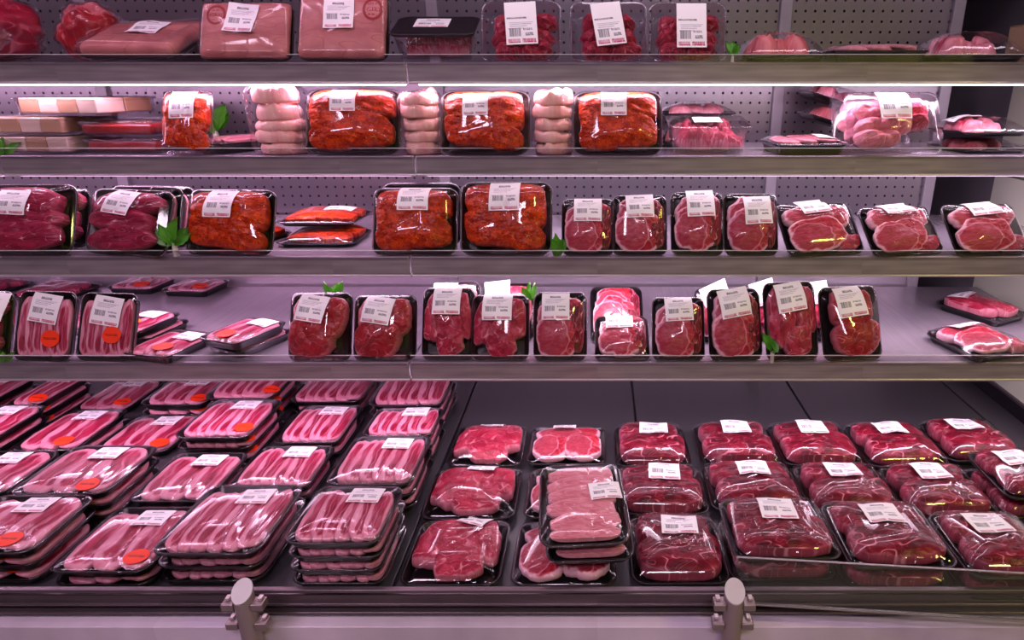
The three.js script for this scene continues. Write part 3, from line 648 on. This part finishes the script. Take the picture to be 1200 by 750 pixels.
// ---------------------------------------------------------------- fourth shelf
const g4 = 'upright packs on the fourth shelf';
standing(3, 'fillet_pack', 'fillet', 0, -64, 12, 342, 'pack of dark purple fillet at the front of the fourth shelf beside the bacon', g4, { label: [0.72, 0.22, 0.09, 0.085, -0.1] });
standing(3, 'pork_belly_pack', 'bacon', 0, 14, 86, 342, 'upright streaky bacon pack with orange sticker beside the dark fillet pack', g4, { label: [0.52, 0.25, 0.09, 0.085, -0.12], sticker: [0.68, 0.68], yaw: -4 });
standing(3, 'pork_belly_pack', 'bacon', 1, 88, 158, 344, 'upright streaky bacon pack with orange sticker beside the flat bacon packs', g4, { label: [0.52, 0.27, 0.09, 0.085, -0.12], sticker: [0.66, 0.62], yaw: -4 });
const y4 = SHELF[3].y + 0.001;
lying(y4, 'bacon_pack', 'belly', 0, 174, 246, 374, 417, 'flat bacon pack with orange sticker at the shelf front, fourth shelf', 'flat bacon packs on the fourth shelf', { label: [0.7, 0.3, 0.07, 0.06, 0], sticker: [0.66, 0.75], yaw: -14, L: 0.2, fit: 0.86 });
for (const k of [0, 1]) {
  const g = lying(y4 + k * 0.036, 'bacon_pack', 'belly', 1 + k, 264, 340, 366 - 9 * k, 410 - 9 * k, k ? 'bacon pack with orange sticker crossing on top of another, beside the red rump pack' : 'bacon pack half hidden under the crossing bacon pack, fourth shelf', 'flat bacon packs on the fourth shelf', { label: k ? [0.66, 0.25, 0.07, 0.06, 0] : null, sticker: [0.5, 0.8], yaw: -26 + 5 * k, L: 0.2, fit: 0.76 });
  if (k) g.position.x -= 0.015;
}
for (const k of [0, 1]) {
  const g = lying(y4 + k * 0.036, 'bacon_pack', 'belly', 2 + k, 158, 212, 352 - 8 * k, 396 - 8 * k, k ? 'bacon pack with amber sticker on top, behind the upright bacon' : 'bacon pack with orange sticker underneath the amber stickered one', 'flat bacon packs on the fourth shelf', { label: k ? [0.6, 0.3, 0.07, 0.06, 0] : null, sticker: [0.6, 0.72], amber: !!k, yaw: -12, L: 0.18, fit: 1.05 });
  g.position.x += k ? -0.01 : 0.02;
}
lying(y4, 'bacon_pack', 'belly', 1, 92, 150, 344, 384, 'bacon pack lying behind the two upright bacon packs', 'flat bacon packs on the fourth shelf', { label: [0.5, 0.3, 0.07, 0.06, 0], sticker: [0.25, 0.8], yaw: -12, L: 0.18 });
lying(y4, 'bacon_pack', 'belly', 3, 148, 203, 316, 338, 'bacon pack with orange sticker at the back of the fourth shelf', 'flat bacon packs on the fourth shelf', { label: null, sticker: [0.7, 0.8], yaw: -4, L: 0.16 });
lying(y4, 'bacon_pack', 'belly', 2, 212, 268, 316, 341, 'bacon pack with orange sticker at the back of the fourth shelf, furthest from the fillets', 'flat bacon packs on the fourth shelf', { label: null, sticker: [0.75, 0.75], yaw: -6, L: 0.16 });
lying(y4, 'fillet_pack', 'fillet', 0, -30, 32, 318, 346, 'flat pack of purple fillet at the back of the fourth shelf', 'flat fillet packs on the fourth shelf', { label: null, yaw: -10, L: 0.2, sy: 0.6 });
lying(y4, 'fillet_pack', 'fillet', 1, 48, 118, 318, 350, 'flat pack of purple fillet at the back of the fourth shelf next to bacon', 'flat fillet packs on the fourth shelf', { label: null, yaw: -10, L: 0.2, sy: 0.6 });
standing(3, 'rump_pack', 'rump', 0, 338, 412, 343, 'upright pack of glossy red rump with a leaf behind its top edge', g4, { label: [0.45, 0.26, 0.085, 0.08, -0.15], back: -0.004 });
standing(3, 'rump_pack', 'rump', 1, 414, 488, 346, 'upright pack of red rump with glare on its top, fourth shelf', g4, { label: [0.45, 0.26, 0.085, 0.08, -0.15] });
standing(3, 'pork_chop_pack', 'chop', 0, 505, 562, 330, 'upright pork chop pack with two labels showing at the shelf joint', g4, { label: [0.3, 0.22, 0.075, 0.075, 0], back: 0.1, tilt: 64 });
standing(3, 'pork_leg_pack', 'leg', 0, 494, 556, 338, 'upright pork leg pack standing against the chop pack at the shelf joint', g4, { label: [0.5, 0.2, 0.08, 0.08, 0], back: 0.008, sy: 1.1 });
standing(3, 'pork_leg_pack', 'leg', 1, 565, 626, 332, 'pork leg pack standing behind the one with a heart shaped cut', g4, { label: [0.3, 0.16, 0.08, 0.07, 0.1], back: 0.15, tilt: 64 });
standing(3, 'pork_leg_pack', 'leg', 2, 552, 620, 346, 'upright pork leg pack with pink rounded cuts in the middle of the fourth shelf', g4, { label: [0.47, 0.2, 0.085, 0.08, 0], sy: 1.2 });
standing(3, 'pork_chop_pack', 'chop', 1, 625, 688, 343, 'upright pork chop pack next to the two short chop packs', g4, { label: [0.42, 0.22, 0.08, 0.08, 0] });
standing(3, 'pork_chop_pack', 'chop', 2, 691, 755, 336, 'short pork chop pack leaning behind another short one', g4, { label: null, back: 0.13, tilt: 38 });
standing(3, 'pork_chop_pack', 'chop', 0, 697, 762, 371, 'short pork chop pack lying low at the shelf front', g4, { label: [0.45, 0.2, 0.08, 0.065, 0], tilt: 34 });
standing(3, 'pork_chop_pack', 'chop', 1, 764, 826, 349, 'upright pork chop pack with amber glints beside the short chop packs', g4, { label: [0.5, 0.2, 0.08, 0.07, 0.05] });
standing(3, 'pork_chop_pack', 'chop', 0, 815, 862, 338, 'pork chop pack peeking out behind two upright chop packs', g4, { label: [0.5, 0.1, 0.09, 0.06, 0.3], back: 0.15, tilt: 66, yaw: 6 });
standing(3, 'pork_chop_pack', 'chop', 2, 830, 894, 339, 'upright pork chop pack with tilted label and bare bone side', g4, { label: [0.48, 0.2, 0.09, 0.085, 0.12], yaw: 6, tilt: 66 });
standing(3, 'pork_chop_pack', 'leg', 2, 876, 925, 336, 'pork pack standing behind the pack with the green leaf', g4, { label: [0.4, 0.12, 0.08, 0.075, 0.2], back: 0.16, tilt: 66, yaw: 7 });
standing(3, 'steak_pack', 'leg', 1, 896, 960, 331, 'upright pork steak pack with a green leaf at its lower corner', g4, { label: [0.46, 0.2, 0.085, 0.085, 0.1], yaw: 7, tilt: 66 });
standing(3, 'steak_pack', 'leg', 0, 940, 1000, 337, 'pork pack behind the dark steak pack at the end of the row', g4, { label: [0.3, 0.1, 0.08, 0.07, 0.1], back: 0.16, tilt: 66, yaw: 8 });
standing(3, 'dark_steak_pack', 'dark', 0, 962, 1036, 336, 'upright pack of dark brownish steak in a deep black tray, end of the row', g4, { label: [0.45, 0.22, 0.085, 0.09, 0.08], yaw: 8, tilt: 64 });
lying(y4, 'pork_chop_pack', 'longchop', 0, 1092, 1182, 370, 416, 'pale pink chop pack lying alone at the front of the fourth shelf', 'loose packs by the end panel', { label: [0.5, 0.15, 0.09, 0.07, 0.1], yaw: 16, L: 0.22, fit: 0.9 });
lying(y4, 'pork_leg_pack', 'leg', 1, 1100, 1182, 336, 374, 'red pork leg pack lying behind the pale chop pack by the end panel', 'loose packs by the end panel', { label: [0.45, 0.2, 0.09, 0.07, 0.2], yaw: 28, L: 0.24, fit: 0.72 });

// ---------------------------------------------------------------- third shelf
const g3 = 'upright packs on the third shelf';
standing(2, 'fillet_pack', 'fillet', 1, -18, 86, 217, 'upright pack of smooth dark fillets beside the parallelogram fillet pack', g3, { label: [0.4, 0.3, 0.09, 0.075, -0.05] });
standing(2, 'fillet_pack', 'fillet', 0, 40, 104, 222, 'fillet pack standing behind the dark fillet pack', g3, { label: null, back: 0.1, tilt: 66 });
standing(2, 'fillet_pack', 'fillet', 0, 92, 204, 223, 'upright pack of pale crinkled fillets beside the broad green leaves', g3, { label: [0.5, 0.24, 0.09, 0.075, -0.15], yaw: -12 });
for (const k of [0, 1]) standing(2, 'pork_pack', 'flatpork', k, 118 + 14 * k, 216 + 14 * k, 219 - k, k ? 'rearmost pale pork pack behind the fillet pack' : 'pale pork pack just behind the crinkled fillet pack', g3, { label: null, back: 0.07 + 0.06 * k, yaw: -10, tilt: 66 });
standing(2, 'marinated_pack', 'marinade', 0, 217, 322, 223, 'upright orange marinated meat pack beside the broad green leaves', g3, { label: [0.46, 0.27, 0.088, 0.085, -0.05], yaw: -3 });
const y3 = SHELF[2].y + 0.001;
lying(y3, 'marinated_pack', 'marinade', 1, 300, 352, 240, 285, 'orange marinated pack lying behind the upright marinated one', 'flat marinated packs on the third shelf', { label: null, yaw: -24, L: 0.2, sy: 0.55 });
for (const k of [0, 1]) lying(y3 + k * 0.048, 'marinated_pack', 'marinade', k, 348, 434, k ? 238 : 258, k ? 262 : 286, k ? 'flat orange marinated pack on top of another, label on top' : 'flat marinated pack underneath another on the third shelf', 'flat marinated packs on the third shelf', { label: k ? [0.66, 0.4, 0.09, 0.06, 0] : null, L: 0.22, sy: 0.5 });
standing(2, 'marinated_pack', 'marinade', 1, 436, 536, 221, 'upright orange marinated pack with pale film top beside the black tray one', g3, { label: [0.52, 0.2, 0.088, 0.08, 0] });
standing(2, 'marinated_pack', 'flatpork', 0, 448, 540, 215, 'pale pack standing behind the paired orange marinated packs', g3, { label: null, back: 0.11, tilt: 70 });
standing(2, 'marinated_pack', 'marinade', 0, 539, 647, 214, 'upright orange marinated pack in a tall black tray beside the chops', g3, { label: [0.5, 0.25, 0.088, 0.09, 0] });
standing(2, 'pork_chop_pack', 'chop', 1, 658, 720, 234, 'small upright chop pack beside the black marinated tray', g3, { label: [0.5, 0.22, 0.08, 0.075, 0] });
standing(2, 'pork_chop_pack', 'chop', 2, 717, 782, 230, 'small upright chop pack, second from the black marinated tray', g3, { label: [0.5, 0.2, 0.08, 0.075, 0.04] });
standing(2, 'pork_chop_pack', 'chop', 0, 786, 848, 226, 'small upright chop pack, third from the black marinated tray', g3, { label: [0.55, 0.2, 0.08, 0.085, 0.03] });
standing(2, 'pork_chop_pack', 'chop', 1, 848, 912, 228, 'small upright chop pack beside the broad bone chops', g3, { label: [0.6, 0.3, 0.08, 0.085, 0.06] });
standing(2, 'bone_chop_pack', 'longchop', 0, 919, 1018, 239, 'broad pack of bone chops with a red tip, next to the small chops', g3, { label: [0.45, 0.12, 0.09, 0.06, 0.1], yaw: 12, tilt: 46 });
standing(2, 'bone_chop_pack', 'longchop', 1, 1018, 1112, 243, 'broad pack of bone chops between two others on the third shelf', g3, { label: [0.5, 0.1, 0.1, 0.05, 0.1], yaw: 12, tilt: 44 });
standing(2, 'bone_chop_pack', 'longchop', 2, 1116, 1212, 240, 'broad pack of bone chops nearest the end panel', g3, { label: [0.5, 0.15, 0.1, 0.06, 0.1], yaw: 8, tilt: 46 });

// ---------------------------------------------------------------- second shelf
const g2 = 'upright packs on the second shelf', y2 = SHELF[1].y + 0.001;
standing(1, 'marinated_pack', 'marinade', 0, 190, 250, 107, 'small clear tray of marinated meat standing beside the sauce tubs', g2, { label: [0.5, 0.26, 0.075, 0.085, 0], tray: M.clearTray, sy: 0.6, tilt: 68 });
standing(1, 'marinated_pack', 'marinade', 1, 358, 470, 105, 'large glossy orange marinated pack beside the white chicken stack', g2, { label: [0.45, 0.26, 0.075, 0.07, 0], tilt: 66 });
standing(1, 'marinated_pack', 'marinade', 0, 516, 621, 107, 'large glossy orange marinated pack between two chicken stacks', g2, { label: [0.42, 0.3, 0.075, 0.07, 0], tilt: 66 });
standing(1, 'marinated_pack', 'marinade', 1, 672, 776, 108, 'large glossy orange marinated pack with glare beside the diced meat tub', g2, { label: [0.45, 0.28, 0.075, 0.075, 0], tilt: 66 });
standing(1, 'chunk_pack', 'chunk', 0, 990, 1108, 109, 'upright clear tray of pink pork chunks leaning on another tray', g2, { label: [0.45, 0.28, 0.095, 0.09, 0], tray: M.clearTray, sy: 0.9, yaw: 6 });
standing(1, 'chunk_pack', 'chunk', 1, 974, 1070, 109, 'clear tray of pork chunks standing behind the leaning one', g2, { label: null, back: 0.1, tray: M.clearTray, tilt: 64, sy: 0.9, yaw: 6 });
lying(y2, 'pork_pack', 'flatpork', 0, 884, 960, 152, 170, 'low black tray of pale pork with label on its corner', 'low trays on the second shelf', { label: [0.85, 0.6, 0.09, 0.08, 0], L: 0.22 });
for (const k of [0, 1]) resting(y2 + k * 0.05, 'poultry_pack', 'poultry', k, 1104, 1182, 0.44, 0.24, k ? 'upper black tray of pink meat near the end panel, second shelf' : 'lower black tray of pink meat near the end panel, second shelf', 'low trays on the second shelf', { label: k ? [0.3, 0.4, 0.09, 0.08, 0] : null, sy: k ? 0.8 : 0.62, yaw: 4 });
for (const k of [0, 1]) resting(y2 + 0.062 + k * 0.07, 'poultry_pack', 'poultry', k, 938, 1012, 0.26, 0.2, k ? 'upper tray of pink meat tipped up behind the chunk trays' : 'lower tray of pink meat tipped up behind the chunk trays', 'tipped trays behind the chunks', { label: null, sy: 0.9, roll: -17 });
resting(y2 + 0.1, 'poultry_pack', 'poultry', 1, 772, 858, 0.26, 0.18, 'tray of pink meat on top of the tray behind the diced meat tub', 'low trays on the second shelf', { label: [0.5, 0.5, 0.09, 0.07, 0], sy: 0.6 });
resting(y2, 'poultry_pack', 'poultry', 0, 772, 858, 0.27, 0.18, 'tray of pink meat hidden behind the diced meat tub', 'low trays on the second shelf', { label: null, sy: 1.45 });
resting(y2, 'pork_pack', 'flatpork', 1, 256, 300, 0.45, 0.2, 'dark tray lying crosswise between the clear tray and the chicken', 'low trays on the second shelf', { label: null, yaw: -20 });
resting(y2, 'meat_tub', 'tub', 1, 780, 872, 0.48, 0.17, 'clear tub of diced red meat lying on the second shelf with label on lid', g2, { label: [0.5, 0.45, 0.085, 0.07, 0], sy: 0.95, tilt: 9, category: 'meat tub' });

// ---------------------------------------------------------------- top shelf
const g1 = 'upright packs on the top shelf', y1 = SHELF[0].y + 0.001;
standing(0, 'pork_skin_pack', 'skin', 0, 236, 344, 7, 'folded pork rind slab with round stamp beside its label, beside another folded slab', g1, { label: [0.48, 0.34, 0.085, 0.085, -0.12], tilt: 64 });
standing(0, 'pork_skin_pack', 'skin', 1, 350, 456, -2, 'taller pork rind slab with faint stamp at its edge, next to the tubs', g1, { label: [0.48, 0.36, 0.085, 0.085, 0], tilt: 64 });
resting(y1, 'pork_skin_pack', 'skin', 2, 124, 238, 0.48, 0.24, 'pork rind slab lying flat with label, beside the wrapped joints', g1, { label: [0.52, 0.4, 0.09, 0.1, 0], tilt: 20, sy: 1.2 });
resting(y1 + 0.1, 'pork_skin_pack', 'skin', 2, 168, 262, 0.22, 0.19, 'brown pork rind slab lying behind the folded slabs', g1, { label: null, sy: 0.7 });
resting(y1, 'meat_tub', 'tub', 0, 470, 564, 0.47, 0.15, 'clear tub of red meat strips under a dark lid, beside the rind slabs', g1, { label: [0.45, 0.4, 0.1, 0.07, 0], tilt: 22, sy: 0.9, lid: M.darkLid, category: 'meat tub' });
standing(0, 'meat_tub', 'tub', 0, 564, 657, 1, 'upright clear tub of red meat beside the flat tub', g1, { label: [0.5, 0.38, 0.09, 0.125, 0.06], tall: true, tilt: 66, sy: 0.7, category: 'meat tub' });
standing(0, 'meat_tub', 'tub', 1, 668, 758, 2, 'upright clear tub of red meat with tilted label, between two tubs', g1, { label: [0.5, 0.38, 0.085, 0.125, 0.14], tall: true, tilt: 66, sy: 0.7, category: 'meat tub' });
standing(0, 'meat_tub', 'tub', 0, 761, 851, 3, 'upright clear tub of red meat beside the parsley', g1, { label: [0.55, 0.4, 0.085, 0.13, 0], tall: true, tilt: 66, sy: 0.7, category: 'meat tub' });
for (const [x0, x1, kind, v, text] of [[862, 958, 'poultry', 0, 'black tray of poultry pieces beside the parsley'], [962, 1072, 'flatpork', 0, 'black tray of flat pale pork between two poultry trays'], [1076, 1180, 'poultry', 1, 'black tray of pale poultry nearest the end panel, top shelf']])
  resting(y1, 'poultry_tray', kind, v, x0, x1, 0.45, 0.22, text, 'black trays on the top shelf', { label: null, sy: kind === 'poultry' ? 1.3 : 1.1 });

// ---------------------------------------------------------------- things that are not in trays
const FREE = { l: 0, w: 1 };
const xAt = (u, y, z) => (u - 700) * project(0, y, z).ax / FOCAL;
function chickenStack(u, W, sizesUp, text, seed) {
  const t = thing('chicken_stack', text, 'chicken', 'stacks of wrapped chicken on the second shelf');
  t.position.set(xAt(u, y2 + 0.09, 0.42), y2, 0.42);
  let y = 0; seedState = seed * 31;
  for (const [h, w] of sizesUp) {
    mesh('chicken_piece', pieceGeometry(FREE, 'chicken', { rx: W * w / 2, rz: 0.062, y, thick: h * 1.08, free: true, rot: rr(-0.15, 0.15), cx: rr(-0.004, 0.004), seed: rr(0, 9), lump: 0.45, seg: 34, round: false }), MEAT.chicken, t);
    y += h;
  }
  const b = new RoundedBoxGeometry(W * 1.1, y * 1.02, 0.138, 4, 0.03); b.translate(0, y * 0.515, 0);
  mesh('film', b, M.filmLoose, t);
}
chickenStack(329, 0.142, [[0.034, 0.9], [0.034, 1.02], [0.03, 1], [0.048, 0.86], [0.046, 0.9]], 'white chicken bundle of two lumps beside the first orange marinated pack', 3);
chickenStack(495, 0.108, [[0.035, 0.95], [0.034, 1], [0.036, 0.97], [0.036, 1], [0.036, 0.98]], 'tall stack of pale chicken pieces between the first two orange packs', 5);
chickenStack(648, 0.112, [[0.034, 0.95], [0.035, 1], [0.036, 0.95], [0.035, 1], [0.036, 1]], 'tall stack of pale chicken pieces beside the orange pack with glare', 8);

{ // tubs of pale lard blocks, stacked three high
  const tray = trayGeometry(0.3, 0.26, 0.05, 0.012), block = new RoundedBoxGeometry(0.064, 0.042, 0.104, 2, 0.004), fr = packFrame(0.3, 0.26, 0.05, 0.004, 2, 6), lid = filmGeometry(fr);
  const spots = [[-1.615, 0.46, -8, 'top'], [-1.735, 0.47, -3, 'middle'], [-1.73, 0.472, -2, 'bottom']];
  spots.forEach(([x, z, yaw, where], k) => {
    const t = thing('lard_tub', `clear tub of pale lard blocks at the ${where} of the stack by the sauce tubs`, 'tub', 'tubs of lard blocks');
    t.position.set(x, y2 + (2 - k) * 0.0555, z); t.rotation.y = yaw * Math.PI / 180;
    mesh('tub', tray, M.clearTray, t);
    for (let i = 0; i < 4; i++) for (let j = 0; j < 2; j++) {
      const b = mesh('lard_block', block, (i + j + k) % 2 ? M.lard : M.lardDark, t);
      b.position.set(-0.0985 + 0.0655 * i, 0.0285, -0.076 - 0.108 * j);
    }
    mesh('lid', lid, M.acrylic, t);
  });
}
{ // shallow tubs of red sauce
  const tray = trayGeometry(0.25, 0.22, 0.042, 0.012), sauce = new RoundedBoxGeometry(0.222, 0.031, 0.192, 3, 0.012), fr = packFrame(0.25, 0.22, 0.042, 0.006, 4, 5), lid = filmGeometry(fr);
  ['upper', 'lower'].forEach((w, k) => {
    const t = thing('sauce_tub', `${w} clear tub of dark red sauced meat beside the lard tubs`, 'tub', 'tubs of sauced meat');
    t.position.set(xAt(151, y2, 0.4) + 0.006 * k, y2 + (1 - k) * 0.05, 0.45); t.rotation.y = -0.06;
    mesh('tub', tray, M.clearTray, t);
    const s = mesh('sauced_meat', sauce, M.sauce, t); s.position.set(0, 0.022, -0.11);
    mesh('lid', lid, M.acrylic, t);
  });
}
function joint(u, w, h, d, key, text, tilt, seed, z) { // shrink-wrapped joint
  const t = thing('wrapped_joint', text, 'meat', 'shrink-wrapped joints on the top shelf');
  const shape = (grow, rough) => {
    const g = new THREE.SphereGeometry(1, 48, 32), p = g.attributes.position;
    for (let i = 0; i < p.count; i++) {
      const x = p.getX(i), y = p.getY(i), z = p.getZ(i), k = 1 + 0.22 * fbm(x * 1.5 + seed, y * 1.5, z * 1.5) + rough * (ns(x * 5, y * 5 + seed, z * 5) + 1 - 2 * Math.abs(ns(x * 4 + y * 3, y * 4 - x * 2 + seed, z * 3)));
      p.setXYZ(i, x * k * w / 2 * grow * (1 + 0.25 * Math.abs(y) * 0), Math.max(-0.86, y * k) * h / 2 * grow, z * k * d / 2 * grow);
    }
    g.computeVertexNormals();
    return g;
  };
  t.position.set(xAt(u, y1 + h / 2, z), y1 + h * 0.455, z); t.rotation.z = tilt;
  mesh('meat', shape(0.96, 0.02), MEAT[key], t);
  mesh('film', shape(1, 0.075), M.filmLoose, t);
  // gathered neck of the bag
  const c = new THREE.ConeGeometry(0.022, 0.09, 14, 4, true), q = c.attributes.position;
  for (let i = 0; i < q.count; i++) { const a = Math.atan2(q.getZ(i), q.getX(i)); q.setX(i, q.getX(i) * (1 + 0.3 * Math.sin(a * 6))); q.setZ(i, q.getZ(i) * (1 + 0.3 * Math.sin(a * 6))); }
  c.computeVertexNormals(); c.rotateZ(2.2); c.translate(w * 0.3, -h * 0.3, d * 0.42);
  mesh('bag_neck', c, M.filmLoose, t);
}
joint(-8, 0.23, 0.2, 0.24, 'leg2', 'shrink-wrapped pink meat joint in crumpled film, beside a browner joint', 0.2, 2, 0.36);
joint(110, 0.17, 0.19, 0.19, 'rump1', 'shrink-wrapped brownish meat joint beside the flat rind slab', -0.45, 6, 0.25);

const leafShape = (() => {
  const g = new THREE.PlaneGeometry(1, 1, 4, 7), p = g.attributes.position;
  for (let i = 0; i < p.count; i++) {
    const x = p.getX(i), t = p.getY(i) + 0.5, w = Math.pow(Math.sin(Math.PI * Math.min(1, 0.08 + t * 0.92)), 0.8) * (0.62 + 0.12 * Math.sin(t * 21));
    p.setXYZ(i, x * w, t, 0.25 * x * x * 2 - 0.35 * t * t);
  }
  g.computeVertexNormals();
  return g;
})();
M.leaf.side = THREE.DoubleSide;
function sprig(x, y, z, n, size, spread, text, seed, stalk = true) {
  const t = thing('parsley_sprig', text, 'herb', 'green sprigs between the packs');
  t.position.set(x, y, z); seedState = seed * 97;
  for (let i = 0; i < n; i++) {
    const l = mesh('leaf', leafShape, M.leaf, t), s = size * rr(0.75, 1.15), h = stalk ? size * 0.55 : 0.0;
    l.scale.set(s * 0.75, s, s); l.position.set(rr(-0.006, 0.006), h, rr(-0.006, 0.006)); l.rotation.set(rr(-0.35, 0.5), rr(-0.6, 0.6), (n > 1 ? (i / (n - 1) - 0.5) : 0) * -2 * spread + rr(-0.15, 0.15), 'YXZ');
  }
  if (stalk) { const c = new THREE.CylinderGeometry(size * 0.09, size * 0.12, size * 0.6, 10); c.translate(0, size * 0.3, 0); mesh('stalk', c, M.stalk, t); }
}
function sprigAt(u, v, level, back, n, size, spread, text, seed, stalk) { const z = SHELF[level].z - back, y = SHELF[level].y; sprig(xAt(u, y, z), y, z, n, size, spread, text, seed, stalk); }
sprigAt(858, 70, 0, 0.03, 6, 0.038, 0.8, 'parsley sprig on a white stand beside the clear tubs', 3);
sprigAt(207, 290, 2, 0.006, 7, 0.07, 1.1, 'broad green leaves between the fillets and the orange pack', 5);
sprigAt(653, 298, 2, 0.02, 5, 0.062, 0.5, 'thin green leaves beside the black marinated tray', 7, false);
sprigAt(3, 178, 1, 0.03, 5, 0.06, 0.7, 'green leaves beside the lard tubs', 9, false);
sprigAt(256, 140, 1, 0.26, 5, 0.09, 0.6, 'green sprig behind the small clear tray', 11);
sprigAt(904, 412, 3, 0.003, 3, 0.06, 0.5, 'green leaf with pale stalk below the pork steak pack', 13);
sprigAt(4, 416, 3, 0.004, 3, 0.035, 0.8, 'green leaf between the dark fillet pack and the bacon', 15, false);
{ const z = SHELF[3].z - 0.13, y = SHELF[3].y; sprig(xAt(391, y + 0.15, z), y + 0.155, z, 4, 0.05, 0.5, 'green leaf tucked behind the glossy rump pack', 17, false); sprig(xAt(622, y + 0.15, z), y + 0.15, z, 3, 0.045, 0.5, 'green leaf tucked behind the pork leg packs', 19, false); }
{ // cardboard box at the end of the top shelf
  const t = thing('cardboard_box', 'small brown cardboard box at the end of the top shelf', 'box');
  t.position.set(xAt(1212, y1, 0.35), y1, 0.35);
  mesh('carton', rbox(-0.05, 0.05, 0, 0.105, -0.08, 0.06, 0.003), std('#a58a70', 0.8), t);
  mesh('flap', rbox(-0.05, 0.05, 0.105, 0.108, -0.08, -0.012, 0.001), std('#977c63', 0.8), t);
}
renderer.render(scene, camera);
